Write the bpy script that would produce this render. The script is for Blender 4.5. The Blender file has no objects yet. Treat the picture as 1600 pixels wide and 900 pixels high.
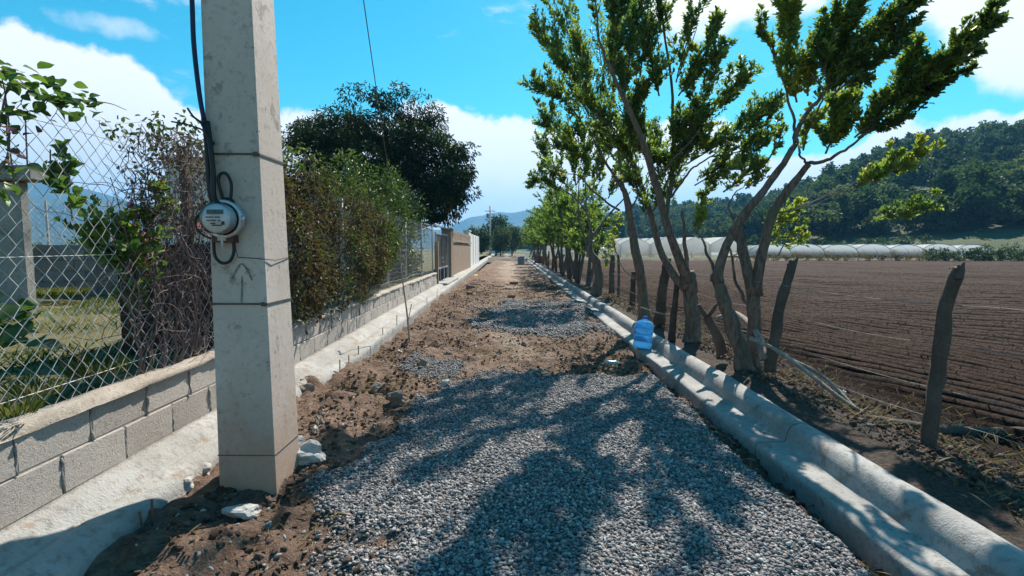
import bpy, math, random
import numpy as np
from mathutils import Vector, Matrix
R = math.radians
rng = np.random.default_rng(7)
random.seed(7)
SC = bpy.context.scene
COL = SC.collection

# ------------------------------------------------------------------ camera
CAM_H = 1.48
PITCH = R(4.54)
F = 780.0
cd = bpy.data.cameras.new('camera'); cam = bpy.data.objects.new('camera', cd); COL.objects.link(cam)
cam.location = (0, 0, CAM_H); cam.rotation_euler = (R(90) - PITCH, 0, 0)
cd.lens = F / 1600 * 36; cd.sensor_width = 36; cd.clip_start = .05; cd.clip_end = 12000
SC.camera = cam
SC.view_settings.view_transform = 'Standard'; SC.view_settings.look = 'None'
SC.view_settings.exposure = 0.96; SC.view_settings.gamma = 1
SC.cycles.use_denoising = True
SC.cycles.max_bounces = 6; SC.cycles.diffuse_bounces = 3; SC.cycles.transparent_max_bounces = 12
SC.cycles.transmission_bounces = 5; SC.cycles.volume_bounces = 0
SC.cycles.sample_clamp_indirect = 6
SC.cycles.caustics_reflective = False; SC.cycles.caustics_refractive = False

# ------------------------------------------------------------------ sun and sky
SUN_AZ, SUN_EL = R(20), R(45)
sdir = Vector((math.sin(SUN_AZ) * math.cos(SUN_EL), math.cos(SUN_AZ) * math.cos(SUN_EL), math.sin(SUN_EL)))
sl = bpy.data.lights.new('sun', 'SUN'); sl.energy = 5.0; sl.angle = R(.53); sl.color = (1, .93, .82)
so = bpy.data.objects.new('sun', sl); COL.objects.link(so)
so.rotation_euler = sdir.to_track_quat('Z', 'Y').to_euler(); so.location = (5, 10, 30)

W = bpy.data.worlds.new('World'); SC.world = W; W.use_nodes = True
nt = W.node_tree; nt.nodes.clear()
def N(t, typ, **kw):
    n = t.nodes.new(typ)
    for k, v in kw.items():
        if k.startswith('i_'):
            key = k[2:]
            n.inputs[int(key) if key.isdigit() else key.replace('_', ' ')].default_value = v
        else: setattr(n, k, v)
    return n
def L(t, a, b): t.links.new(a, b)
def M(t, op, a, b=None, c=None, clamp=False):
    n = t.nodes.new('ShaderNodeMath'); n.operation = op; n.use_clamp = clamp
    for i, v in enumerate((a, b, c)):
        if v is None: continue
        if isinstance(v, (int, float)): n.inputs[i].default_value = v
        else: t.links.new(v, n.inputs[i])
    return n.outputs[0]
def mapr(t, v, a, b, c=0., d=1., smooth=True):
    n = t.nodes.new('ShaderNodeMapRange'); n.interpolation_type = 'SMOOTHSTEP' if smooth else 'LINEAR'
    t.links.new(v, n.inputs[0])
    for i, x in enumerate((a, b, c, d)): n.inputs[i + 1].default_value = x
    return n.outputs[0]
def mix(t, f, a, b, mode='MIX'):
    n = t.nodes.new('ShaderNodeMix'); n.data_type = 'RGBA'; n.blend_type = mode
    if isinstance(f, (int, float)): n.inputs[0].default_value = f
    else: t.links.new(f, n.inputs[0])
    for i, v in ((6, a), (7, b)):
        if isinstance(v, tuple): n.inputs[i].default_value = (*v[:3], 1)
        else: t.links.new(v, n.inputs[i])
    return n.outputs[2]
def fcurve(t, v, pts, lo, hi, olo, ohi):
    f = t.nodes.new('ShaderNodeFloatCurve')
    c = f.mapping.curves[0]
    P_ = [((x - lo) / (hi - lo), (y - olo) / (ohi - olo)) for x, y in pts]
    c.points[0].location = P_[0]; c.points[1].location = P_[-1]
    for p in P_[1:-1]: c.points.new(*p)
    f.mapping.update()
    t.links.new(mapr(t, v, lo, hi, 0, 1, False), f.inputs['Value'])
    return mapr(t, f.outputs[0], 0, 1, olo, ohi, False)

sky = N(nt, 'ShaderNodeTexSky'); sky.sky_type = 'NISHITA'; sky.sun_disc = False
sky.sun_elevation = SUN_EL; sky.sun_rotation = SUN_AZ; sky.altitude = 900; sky.air_density = 1.0; sky.dust_density = .4; sky.ozone_density = 1.4
tc = N(nt, 'ShaderNodeTexCoord'); sep = N(nt, 'ShaderNodeSeparateXYZ'); L(nt, tc.outputs['Generated'], sep.inputs[0])
az = M(nt, 'MULTIPLY', M(nt, 'ARCTAN2', sep.outputs[0], sep.outputs[1]), 57.2958)
el = M(nt, 'MULTIPLY', M(nt, 'ARCSINE', sep.outputs[2]), 57.2958)
nz = N(nt, 'ShaderNodeTexNoise', i_Scale=6.5, i_Detail=9., i_Roughness=.58); L(nt, tc.outputs['Generated'], nz.inputs['Vector'])
nz2 = N(nt, 'ShaderNodeTexNoise', i_Scale=2.6, i_Detail=6., i_Roughness=.5)
mp = N(nt, 'ShaderNodeMapping'); mp.inputs['Scale'].default_value = (1, 1, 2.2); mp.inputs['Location'].default_value = (3.1, 1.7, .4)
L(nt, tc.outputs['Generated'], mp.inputs[0]); L(nt, mp.outputs[0], nz2.inputs['Vector'])
nv = M(nt, 'SUBTRACT', nz.outputs[0], .5)
nv2 = M(nt, 'SUBTRACT', nz2.outputs[0], .5)
bank = fcurve(nt, az, [(-180, 7), (-90, 9), (-46, 16.2), (-41, 17.2), (-35, 15.6), (-30, 13), (-22, 13.5), (-7, 13.8), (5, 13.2), (11, 15), (17, 13.5),
                       (20, 15), (24, 12.5), (28, 8.5), (32, 8.8), (37, 10.8), (46, 11.2), (90, 8), (180, 7)], -180, 180, 0, 30)
e1 = M(nt, 'ADD', el, M(nt, 'MULTIPLY', nv, 9.))
e1 = M(nt, 'ADD', e1, M(nt, 'MULTIPLY', nv2, 5.))
m1 = mapr(nt, M(nt, 'SUBTRACT', bank, e1), -.35, .65)
high = fcurve(nt, az, [(-180, 60), (-120, 58), (-60, 60), (4, 60), (9, 40), (13, 27), (16, 21.0), (24, 20.5), (31, 21.5), (34, 23.), (37, 20.5), (40, 18.5), (42.5, 13.5), (47, 12.3), (60, 16), (90, 58), (180, 60)], -180, 180, 0, 60)
m2 = mapr(nt, M(nt, 'SUBTRACT', M(nt, 'ADD', e1, M(nt, 'MULTIPLY', nv2, 10.)), high), -.6, 1.6)
m2 = M(nt, 'MULTIPLY', m2, mapr(nt, M(nt, 'ADD', e1, M(nt, 'MULTIPLY', nv2, 26.)), 29., 33., 1., 0.))
wn = N(nt, 'ShaderNodeTexNoise', i_Scale=4.2, i_Detail=8., i_Roughness=.6)
mp2 = N(nt, 'ShaderNodeMapping'); mp2.inputs['Scale'].default_value = (1, 1, 2.5); mp2.inputs['Location'].default_value = (.6, .2, 5.1); mp2.inputs['Rotation'].default_value = (.3, .2, 0)
L(nt, tc.outputs['Generated'], mp2.inputs[0]); L(nt, mp2.outputs[0], wn.inputs['Vector'])
m3 = mapr(nt, wn.outputs[0], .575, .74, 0, .8)
cl = M(nt, 'MAXIMUM', M(nt, 'MAXIMUM', m1, m2), m3)
for a0, e0, wa, we, k_ in ((-7.6, 15.6, 2.6, 1.0, 1.), (-12.5, 17.0, 1.6, .6, .6), (-38, 18.6, 4., .9, .5), (-4.6, 15.2, 1.3, .6, .9), (-31, 22.5, 5., .8, .35), (23, 17.2, 2.4, 1.4, .9), (13, 17.5, 1.6, 1.0, .8)):
    da = M(nt, 'DIVIDE', M(nt, 'SUBTRACT', az, a0), wa); de = M(nt, 'DIVIDE', M(nt, 'SUBTRACT', el, e0), we)
    q_ = M(nt, 'ADD', M(nt, 'SUBTRACT', 1., M(nt, 'ADD', M(nt, 'MULTIPLY', da, da), M(nt, 'MULTIPLY', de, de))), M(nt, 'MULTIPLY', nv, 9.))
    cl = M(nt, 'MAXIMUM', cl, mapr(nt, q_, -.1, 1.6, 0, k_))
# cloud colour: bright top, faintly blue-grey body further down
depth_in = M(nt, 'SUBTRACT', bank, e1)
shade = mapr(nt, depth_in, 3.5, 10., 0, .8)
shade = M(nt, 'MULTIPLY', shade, mapr(nt, nz2.outputs[0], .35, .65, .5, 1.))
ccol = mix(nt, shade, (11.8, 11.7, 11.5), (8.4, 9.3, 10.2))
hs = N(nt, 'ShaderNodeHueSaturation'); hs.inputs['Hue'].default_value = .468; hs.inputs['Saturation'].default_value = 1.5; hs.inputs['Value'].default_value = 1.0
L(nt, sky.outputs[0], hs.inputs['Color'])
scol = mix(nt, 1.0, hs.outputs[0], (.92, 1.62, 1.50), 'MULTIPLY')
allc = mix(nt, cl, scol, ccol)
bg = N(nt, 'ShaderNodeBackground', i_Strength=.054); L(nt, allc, bg.inputs[0])
wo = N(nt, 'ShaderNodeOutputWorld'); L(nt, bg.outputs[0], wo.inputs[0])

# ------------------------------------------------------------------ helpers
def P(x, y, d):
    """the place a photograph pixel points at, d metres down the lane"""
    u = (x - 800) / F; v = (450 - y) / F
    c, s = math.cos(PITCH), math.sin(PITCH)
    dy = c + v * s; dz = -s + v * c
    t = d / dy
    return np.array((u * t, d, CAM_H + dz * t))
def G(x, y, z=0.):
    u = (x - 800) / F; v = (450 - y) / F
    c, s = math.cos(PITCH), math.sin(PITCH)
    t = (z - CAM_H) / (-s + v * c)
    return np.array((u * t, (c + v * s) * t, z))

def hash2(ix, iy, seed):
    n = (ix.astype(np.int64) * 374761393 + iy.astype(np.int64) * 668265263 + seed * 1442695041) & 0xffffffff
    n = ((n ^ (n >> 13)) * 1274126177) & 0xffffffff
    return ((n ^ (n >> 16)) & 0xffff) / 65535.0
def vnoise(x, y, seed=0):
    ix, iy = np.floor(x), np.floor(y); fx, fy = x - ix, y - iy
    fx = fx * fx * (3 - 2 * fx); fy = fy * fy * (3 - 2 * fy)
    a = hash2(ix, iy, seed); b = hash2(ix + 1, iy, seed); c = hash2(ix, iy + 1, seed); d = hash2(ix + 1, iy + 1, seed)
    return (a * (1 - fx) + b * fx) * (1 - fy) + (c * (1 - fx) + d * fx) * fy - .5
def fbm(x, y, seed=0, oct=4, gain=.5):
    s = 0; a = 1
    for o in range(oct):
        s = s + a * vnoise(x * 2 ** o, y * 2 ** o, seed + o * 17); a *= gain
    return s
def sstep(x, a, b):
    t = np.clip((x - a) / (b - a), 0, 1); return t * t * (3 - 2 * t)

def mesh_from(name, V, faces, mat=None, smooth=False, attrs=None):
    """faces: (n,k) int array or a list of such arrays"""
    me = bpy.data.meshes.new(name)
    if not isinstance(faces, list): faces = [faces]
    faces = [np.asarray(f, dtype=np.int32) for f in faces if len(f)]
    V = np.asarray(V, dtype=np.float32)
    me.vertices.add(len(V)); me.vertices.foreach_set('co', V.ravel())
    nl = sum(f.size for f in faces); npoly = sum(len(f) for f in faces)
    me.loops.add(nl); me.polygons.add(npoly)
    me.loops.foreach_set('vertex_index', np.concatenate([f.ravel() for f in faces]))
    tot = np.concatenate([np.full(len(f), f.shape[1], dtype=np.int32) for f in faces])
    st = np.concatenate(([0], np.cumsum(tot)[:-1])).astype(np.int32)
    me.polygons.foreach_set('loop_start', st); me.polygons.foreach_set('loop_total', tot)
    me.polygons.foreach_set('use_smooth', np.full(npoly, bool(smooth)))
    me.update(calc_edges=True); me.validate(verbose=False)
    for k, v in (attrs or {}).items():
        a = me.attributes.new(k, 'FLOAT', 'POINT'); a.data.foreach_set('value', np.asarray(v, dtype=np.float32))
    if mat: me.materials.append(mat)
    return me
def link(name, me, parent=None, loc=None, kind=None):
    o = bpy.data.objects.new(name, me); COL.objects.link(o)
    if parent is not None: o.parent = parent
    if loc is not None: o.location = loc
    if kind: o['kind'] = kind
    return o
def tag(o, label, cat, group=None):
    o['label'] = label; o['category'] = cat
    if group: o['group'] = group
    return o
def thing(name, label, cat, loc=(0, 0, 0), group=None, rz=0):
    o = bpy.data.objects.new(name, None); COL.objects.link(o); o.location = loc; o.rotation_euler = (0, 0, rz)
    o.empty_display_size = .1
    return tag(o, label, cat, group)
def copy_tree(o, parent=None):
    c = o.copy(); COL.objects.link(c); c.parent = parent
    for ch in list(o.children): copy_tree(ch, c)
    return c

class MB:
    """collects shapes, in world coordinates, into one mesh"""
    def __init__(s): s.V = []; s.F = {}; s.n = 0; s.A = []
    def add(s, V, faces, tint=None):
        V = np.asarray(V, float)
        if not isinstance(faces, list): faces = [faces]
        for f in faces:
            f = np.asarray(f, dtype=np.int64)
            if not len(f): continue
            s.F.setdefault(f.shape[1], []).append(f + s.n)
        s.V.append(V); s.n += len(V)
        s.A.append(np.full(len(V), .5) if tint is None else np.broadcast_to(tint, (len(V),)))
    def box(s, x0, x1, y0, y1, z0, z1, jit=0, tint=None):
        V = np.array([(x, y, z) for z in (z0, z1) for y in (y0, y1) for x in (x0, x1)], float)
        if jit: V = V + rng.uniform(-jit, jit, V.shape)
        s.add(V, np.array([(0, 2, 3, 1), (4, 5, 7, 6), (0, 1, 5, 4), (2, 6, 7, 3), (0, 4, 6, 2), (1, 3, 7, 5)]), tint)
    def bevbox(s, x0, x1, y0, y1, z0, z1, b=.01, jit=0, tint=None):
        cs = []; F = []
        # eight corners, three points each
        idx = {}
        for iz, z in enumerate((z0, z1)):
            for iy, y in enumerate((y0, y1)):
                for ix, x in enumerate((x0, x1)):
                    sx, sy, sz = (1 if ix == 0 else -1), (1 if iy == 0 else -1), (1 if iz == 0 else -1)
                    j = rng.uniform(-jit, jit, 3) if jit else 0
                    for k, p in enumerate(((x, y + sy * b, z + sz * b), (x + sx * b, y, z + sz * b), (x + sx * b, y + sy * b, z))):
                        idx[(ix, iy, iz, k)] = len(cs); cs.append(np.array(p) + j)
        q = []
        I = idx
        for ix in (0, 1):
            f = [I[(ix, 0, 0, 0)], I[(ix, 0, 1, 0)], I[(ix, 1, 1, 0)], I[(ix, 1, 0, 0)]]; q.append(f if ix == 0 else f[::-1])
            f = [I[(0, ix, 0, 1)], I[(1, ix, 0, 1)], I[(1, ix, 1, 1)], I[(0, ix, 1, 1)]]; q.append(f if ix == 0 else f[::-1])
            f = [I[(0, 0, ix, 2)], I[(0, 1, ix, 2)], I[(1, 1, ix, 2)], I[(1, 0, ix, 2)]]; q.append(f if ix == 0 else f[::-1])
        for a in (0, 1):
            for c in (0, 1):
                f = [I[(a, c, 0, 0)], I[(a, c, 0, 1)], I[(a, c, 1, 1)], I[(a, c, 1, 0)]]; q.append(f if a == c else f[::-1])
                f = [I[(a, 0, c, 0)], I[(a, 1, c, 0)], I[(a, 1, c, 2)], I[(a, 0, c, 2)]]; q.append(f if a != c else f[::-1])
                f = [I[(0, a, c, 1)], I[(0, a, c, 2)], I[(1, a, c, 2)], I[(1, a, c, 1)]]; q.append(f if a != c else f[::-1])
        tr = []
        for ix in (0, 1):
            for iy in (0, 1):
                for iz in (0, 1):
                    f = [I[(ix, iy, iz, 0)], I[(ix, iy, iz, 1)], I[(ix, iy, iz, 2)]]
                    tr.append(f if (ix + iy + iz) % 2 else f[::-1])
        s.add(np.array(cs), [np.array(q), np.array(tr)], tint)
    def tube(s, pts, r, n=6, cap=True, rough=0, tint=None, ell=1.0):
        pts = np.asarray(pts, float); k = len(pts)
        r = np.broadcast_to(np.asarray(r, float), (k,)) if np.ndim(r) else np.full(k, r)
        T = np.gradient(pts, axis=0); T /= np.linalg.norm(T, axis=1)[:, None] + 1e-9
        a = np.array((0, 0, 1.)) if abs(T[0][2]) < .9 else np.array((1., 0, 0))
        U = np.cross(T[0], a); U /= np.linalg.norm(U)
        ang = np.arange(n) * 2 * math.pi / n
        Vv = np.empty((k, n, 3)); 
        for i in range(k):
            U = U - T[i] * U.dot(T[i]); U /= np.linalg.norm(U) + 1e-9
            B = np.cross(T[i], U)
            rr = r[i] * (1 + (rng.uniform(-rough, rough, n) if rough else 0))
            rr = np.broadcast_to(rr, (n,))
            Vv[i] = pts[i] + (np.cos(ang) * rr)[:, None] * U + (np.sin(ang) * rr * ell)[:, None] * B
        i0 = (np.arange(k - 1)[:, None] * n + np.arange(n)[None]).ravel()
        j = (np.arange(k - 1)[:, None] * n + ((np.arange(n) + 1) % n)[None]).ravel()
        q = np.stack([i0, j, j + n, i0 + n], 1)
        Fs = [q]
        if cap and n > 2: Fs.append(np.array([list(range(n))[::-1]])); Fs.append(np.array([[(k - 1) * n + i for i in range(n)]]))
        s.add(Vv.reshape(-1, 3), Fs, tint)
    def lathe(s, prof, n=24, c=(0, 0, 0), axis='z', rot=None):
        prof = np.asarray(prof, float); k = len(prof); ang = np.arange(n) * 2 * math.pi / n
        V = np.stack([prof[:, 0][:, None] * np.cos(ang), prof[:, 0][:, None] * np.sin(ang), np.repeat(prof[:, 1][:, None], n, 1)], 2).reshape(-1, 3)
        if rot is not None: V = V @ np.array(rot.to_3x3()).T
        i0 = (np.arange(k - 1)[:, None] * n + np.arange(n)[None]).ravel()
        j = (np.arange(k - 1)[:, None] * n + ((np.arange(n) + 1) % n)[None]).ravel()
        s.add(V + np.array(c), np.stack([i0, j, j + n, i0 + n], 1))
    def build(s, name, mat, parent=None, smooth=False, kind=None, loc=None, tint=False):
        V = np.concatenate(s.V)
        if parent is not None and loc is None: V = V - np.array(parent.location)
        if loc is not None: V = V - np.array(loc); 
        fs = [np.concatenate(v) for v in s.F.values()]
        me = mesh_from(name, V, fs, mat, smooth, {'tint': np.concatenate(s.A)})
        l = None
        if loc is not None: l = np.array(loc) - (np.array(parent.location) if parent is not None else 0)
        return link(name, me, parent, l, kind)

def spline(pts, n=12):
    pts = np.asarray(pts, float)
    if len(pts) < 3:
        t = np.linspace(0, 1, n)[:, None]; return pts[0] * (1 - t) + pts[-1] * t
    p = np.concatenate([[2 * pts[0] - pts[1]], pts, [2 * pts[-1] - pts[-2]]])
    m = len(pts) - 1; out = []
    for u in np.linspace(0, m - 1e-6, n):
        i = int(u); t = u - i; a, b, c, d = p[i:i + 4]
        out.append(.5 * (2 * b + (c - a) * t + (2 * a - 5 * b + 4 * c - d) * t * t + (3 * b - a - 3 * c + d) * t ** 3))
    return np.array(out)
def unit(v): return v / (np.linalg.norm(v, axis=-1, keepdims=True) + 1e-9)

# ---- materials
def new_mat(name):
    m = bpy.data.materials.new(name); m.use_nodes = True; t = m.node_tree; t.nodes.clear()
    o = t.nodes.new('ShaderNodeOutputMaterial'); return m, t, o
def bump(t, h, strength=.5, dist=.01):
    b = t.nodes.new('ShaderNodeBump'); b.inputs['Strength'].default_value = strength; b.inputs['Distance'].default_value = dist
    t.links.new(h, b.inputs['Height']); return b.outputs[0]
def noise(t, scale, detail=5., rough=.55, vec=None, dist=0.):
    n = t.nodes.new('ShaderNodeTexNoise'); n.inputs['Scale'].default_value = scale; n.inputs['Detail'].default_value = detail
    n.inputs['Roughness'].default_value = rough; n.inputs['Distortion'].default_value = dist
    if vec is not None: t.links.new(vec, n.inputs['Vector'])
    return n.outputs[0]
def wpos(t):
    g = t.nodes.new('ShaderNodeNewGeometry'); return g.outputs['Position']
def opos(t):
    g = t.nodes.new('ShaderNodeTexCoord'); return g.outputs['Object']
def rough_mat(name, cols, s1=3., s2=40., bumpd=.006, rough=.9, rndamt=.15, bscale=None, world=True, stain=None, spec=.3):
    """two or three colours mixed by large and small noise, with fine relief"""
    m, t, o = new_mat(name); v = wpos(t) if world else opos(t)
    a = noise(t, s1, 6, .6, v); b = noise(t, s2, 6, .65, v)
    c = mix(t, mapr(t, a, .35, .65), cols[0], cols[1])
    if len(cols) > 2: c = mix(t, mapr(t, b, .48, .72), c, cols[2])
    oi = t.nodes.new('ShaderNodeObjectInfo')
    c = mix(t, rndamt, c, mix(t, oi.outputs['Random'], tuple(x * .45 for x in cols[0]), tuple(min(1, x * 1.6) for x in cols[1])))
    if stain:
        c = mix(t, mapr(t, noise(t, stain[1], 4, .7, v), stain[2], stain[2] + .12, 0, stain[3]), c, stain[0])
    p = t.nodes.new('ShaderNodeBsdfPrincipled'); p.inputs['Roughness'].default_value = rough
    p.inputs['Specular IOR Level'].default_value = spec
    L(t, c, p.inputs['Base Color'])
    h = M(t, 'ADD', noise(t, bscale or s2, 8, .7, v), M(t, 'MULTIPLY', noise(t, (bscale or s2) * 4, 4, .6, v), .35))
    L(t, bump(t, h, .9, bumpd), p.inputs['Normal']); L(t, p.outputs[0], o.inputs[0]); return m
def plain(name, col, rough=.6, metal=0., spec=.4, nz=.12):
    m, t, o = new_mat(name); v = opos(t)
    p = t.nodes.new('ShaderNodeBsdfPrincipled'); p.inputs['Roughness'].default_value = rough; p.inputs['Metallic'].default_value = metal
    p.inputs['Specular IOR Level'].default_value = spec
    c = mix(t, mapr(t, noise(t, 25, 5, .6, v), .3, .7), tuple(x * (1 - nz * 2) for x in col), tuple(min(1, x * (1 + nz)) for x in col))
    L(t, c, p.inputs['Base Color']); L(t, bump(t, noise(t, 120, 3, .6, v), .4, .002), p.inputs['Normal'])
    L(t, p.outputs[0], o.inputs[0]); return m
def leaf_mat(name, ramp, trans=.35, rough=.42, spec=.5, inst=False):
    m, t, o = new_mat(name)
    if inst:
        oi = t.nodes.new('ShaderNodeObjectInfo'); at = t.nodes.new('ShaderNodeAttribute'); at.attribute_name = 'tint'
        f = M(t, 'ADD', M(t, 'MULTIPLY', at.outputs['Fac'], .5), M(t, 'MULTIPLY', oi.outputs['Random'], .5))
    else:
        at = t.nodes.new('ShaderNodeAttribute'); at.attribute_name = 'tint'; f = at.outputs['Fac']
    cr = t.nodes.new('ShaderNodeValToRGB'); e = cr.color_ramp.elements
    e[0].position = ramp[0][0]; e[0].color = (*ramp[0][1], 1); e[1].position = ramp[-1][0]; e[1].color = (*ramp[-1][1], 1)
    for p_, c_ in ramp[1:-1]:
        x = e.new(p_); x.color = (*c_, 1)
    L(t, f, cr.inputs[0])
    p = t.nodes.new('ShaderNodeBsdfPrincipled'); p.inputs['Roughness'].default_value = rough; p.inputs['Specular IOR Level'].default_value = spec
    L(t, cr.outputs[0], p.inputs['Base Color'])
    tr = t.nodes.new('ShaderNodeBsdfTranslucent')
    L(t, mix(t, 1., cr.outputs[0], (1.3, 1.42, .75), 'MULTIPLY'), tr.inputs[0])
    ms = t.nodes.new('ShaderNodeMixShader'); ms.inputs[0].default_value = trans
    L(t, p.outputs[0], ms.inputs[1]); L(t, tr.outputs[0], ms.inputs[2]); L(t, ms.outputs[0], o.inputs[0]); return m

# ---- leaves
def leaves_mesh(name, pos, d, nrm, ln, wd, tint, mat, fold=.25, fat=.5):
    n = len(pos); d = unit(d); sd = unit(np.cross(d, nrm)); up = unit(np.cross(sd, d))
    ln = np.broadcast_to(ln, (n,))[:, None]; wd = np.broadcast_to(wd, (n,))[:, None]
    b = pos; tp = pos + d * ln - up * ln * .08
    def side(sg, a, w): return pos + d * ln * a + sd * sg * wd * w + up * wd * fold
    V = np.stack([b, side(-1, .3, fat * .85), side(-1, .72, fat), tp, side(1, .72, fat), side(1, .3, fat * .85)], 1).reshape(-1, 3)
    i = np.arange(n)[:, None] * 6
    q = np.concatenate([i + np.array([0, 3, 2, 1]), i + np.array([0, 5, 4, 3])], 0)
    return mesh_from(name, V, q, mat, False, {'tint': np.repeat(tint, 6)})
class Leaves:
    def __init__(s): s.p = []; s.d = []; s.n = []; s.l = []; s.w = []; s.t = []
    def add(s, p, d, n, l, w, t):
        k = len(p); s.p.append(p); s.d.append(d); s.n.append(n)
        s.l.append(np.broadcast_to(l, (k,))); s.w.append(np.broadcast_to(w, (k,))); s.t.append(np.broadcast_to(t, (k,)))
    def plume(s, path, rad, n, ll=.062, lw=.026, tint=(.2, .6), per=12, fwd=1.1, up=.35, start=.0):
        """leafy spray round a branch: short twigs leaning to the tip, leaves set along each"""
        pth = spline(path, 24); T = unit(np.gradient(pth, axis=0)); nt_ = max(1, int(n / per))
        u = start + (1 - start) * rng.random(nt_) ** .85
        i = np.clip((u * 23).astype(int), 0, 22); fr = (u * 23 - i)[:, None]
        o = pth[i] * (1 - fr) + pth[i + 1] * fr; tg = T[i]
        rd = unit(rng.normal(size=(nt_, 3))); rd = unit(rd - tg * (rd * tg).sum(1)[:, None])
        prof = np.sin(np.clip(.18 + u * .80, 0, 1) * math.pi) ** .6
        Rr = rad * (.35 + .75 * prof) * rng.uniform(.35, 1.35, nt_)
        dr = unit(rd + tg * fwd + np.array((0, 0, up)))
        dr2 = unit(dr + tg * .5 + np.array((0, 0, up)) * .6)
        tw = rng.random(nt_) * (tint[1] - tint[0]) + tint[0]
        k = np.arange(per) / (per - 1)
        for j in range(per):
            a = .25 + .85 * k[j]
            q = o + dr * (Rr * a)[:, None] + (dr2 - dr) * (Rr * a * a * .6)[:, None]
            ax = unit(dr * (1 - a) + dr2 * a)
            sdv = unit(np.cross(ax, rng.normal(size=(nt_, 3))))
            dd = unit(ax * .75 + sdv * rng.uniform(.5, .95, nt_)[:, None] + np.array((0, 0, .12)))
            nn = unit(np.cross(dd, np.cross(ax, dd)) + rng.normal(size=(nt_, 3)) * .25)
            s.add(q + rng.normal(size=q.shape) * .006, dd, nn, ll * rng.uniform(.7, 1.2, nt_), lw * rng.uniform(.8, 1.2, nt_),
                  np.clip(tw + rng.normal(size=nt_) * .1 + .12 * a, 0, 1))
    def cloud(s, c, r, n, ll, lw, tint=(.2, .6), shell=.55, droop=0., outw=.8):
        v = unit(rng.normal(size=(n, 3))); rr = (shell + (1 - shell) * rng.random(n)) 
        p = np.asarray(c) + v * rr[:, None] * np.asarray(r)
        d = unit(v * outw + rng.normal(size=(n, 3)) * .6 + np.array((0, 0, -droop)))
        nn = unit(v + rng.normal(size=(n, 3)) * .5 + np.array((0, 0, .4)))
        tb = rng.uniform(*tint)
        s.add(p, d, nn, ll * rng.uniform(.7, 1.25, n), lw * rng.uniform(.8, 1.2, n), np.clip(tb + rng.normal(size=n) * .12, 0, 1))
    def build(s, name, mat, parent=None, kind='stuff', fold=.25, fat=.5):
        off = np.array(parent.location) if parent is not None else 0
        me = leaves_mesh(name, np.concatenate(s.p) - off, np.concatenate(s.d), np.concatenate(s.n), np.concatenate(s.l), np.concatenate(s.w), np.concatenate(s.t), mat, fold, fat)
        return link(name, me, parent, None, kind)

# ---- scatter of small stones and far trees: one object whose points carry shared shapes
VARS = {}
def stone_mesh(name, mat, seed, flat=.7, sub=2, rough=.25):
    import bmesh
    bm = bmesh.new(); bmesh.ops.create_icosphere(bm, subdivisions=sub, radius=.5)
    r = random.Random(seed); sx, sy = r.uniform(.8, 1.2), r.uniform(.6, .9)
    ph = [r.uniform(0, 6) for _ in range(6)]
    for v in bm.verts:
        c = v.co; k = 1 + rough * (math.sin(c.x * 5 + ph[0]) * math.sin(c.y * 6 + ph[1]) + .6 * math.sin(c.z * 9 + ph[2] + c.x * 4)) + r.uniform(-rough, rough) * .25
        v.co = Vector((c.x * sx * k, c.y * sy * k, c.z * flat * k))
    me = bpy.data.meshes.new(name); bm.to_mesh(me); bm.free(); me.materials.append(mat)
    for p in me.polygons: p.use_smooth = True
    return me
def scatter(name, pts, scale, rot, shapes, label=None, parent=None, cat=None):
    """shapes: meshes; every point picks one"""
    c = bpy.data.collections.new(name + '_shapes')
    for i, me in enumerate(shapes): c.objects.link(bpy.data.objects.new('%s_shape' % name, me))
    me = bpy.data.meshes.new(name); me.vertices.add(len(pts)); me.vertices.foreach_set('co', np.asarray(pts, np.float32).ravel())
    a = me.attributes.new('sc', 'FLOAT_VECTOR', 'POINT'); a.data.foreach_set('vector', np.asarray(scale, np.float32).ravel())
    a = me.attributes.new('ro', 'FLOAT_VECTOR', 'POINT'); a.data.foreach_set('vector', np.asarray(rot, np.float32).ravel())
    a = me.attributes.new('ix', 'INT', 'POINT'); a.data.foreach_set('value', rng.integers(0, len(shapes), len(pts)).astype(np.int32))
    g = bpy.data.node_groups.new(name, 'GeometryNodeTree')
    g.interface.new_socket('Geometry', in_out='INPUT', socket_type='NodeSocketGeometry'); g.interface.new_socket('Geometry', in_out='OUTPUT', socket_type='NodeSocketGeometry')
    i, o = g.nodes.new('NodeGroupInput'), g.nodes.new('NodeGroupOutput')
    ci = g.nodes.new('GeometryNodeCollectionInfo'); ci.inputs[0].default_value = c; ci.inputs['Separate Children'].default_value = True; ci.inputs['Reset Children'].default_value = True
    ip = g.nodes.new('GeometryNodeInstanceOnPoints'); ip.inputs['Pick Instance'].default_value = True
    def att(nm, ty):
        n = g.nodes.new('GeometryNodeInputNamedAttribute'); n.data_type = ty; n.inputs[0].default_value = nm; return n.outputs[0]
    g.links.new(i.outputs[0], ip.inputs['Points']); g.links.new(ci.outputs[0], ip.inputs['Instance'])
    g.links.new(att('ix', 'INT'), ip.inputs['Instance Index']); g.links.new(att('ro', 'FLOAT_VECTOR'), ip.inputs['Rotation']); g.links.new(att('sc', 'FLOAT_VECTOR'), ip.inputs['Scale'])
    g.links.new(ip.outputs[0], o.inputs[0])
    ob = link(name, me, parent, None, 'stuff'); md = ob.modifiers.new('scatter', 'NODES'); md.node_group = g
    if label: ob['label'] = label
    if cat: ob['category'] = cat
    return ob

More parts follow.
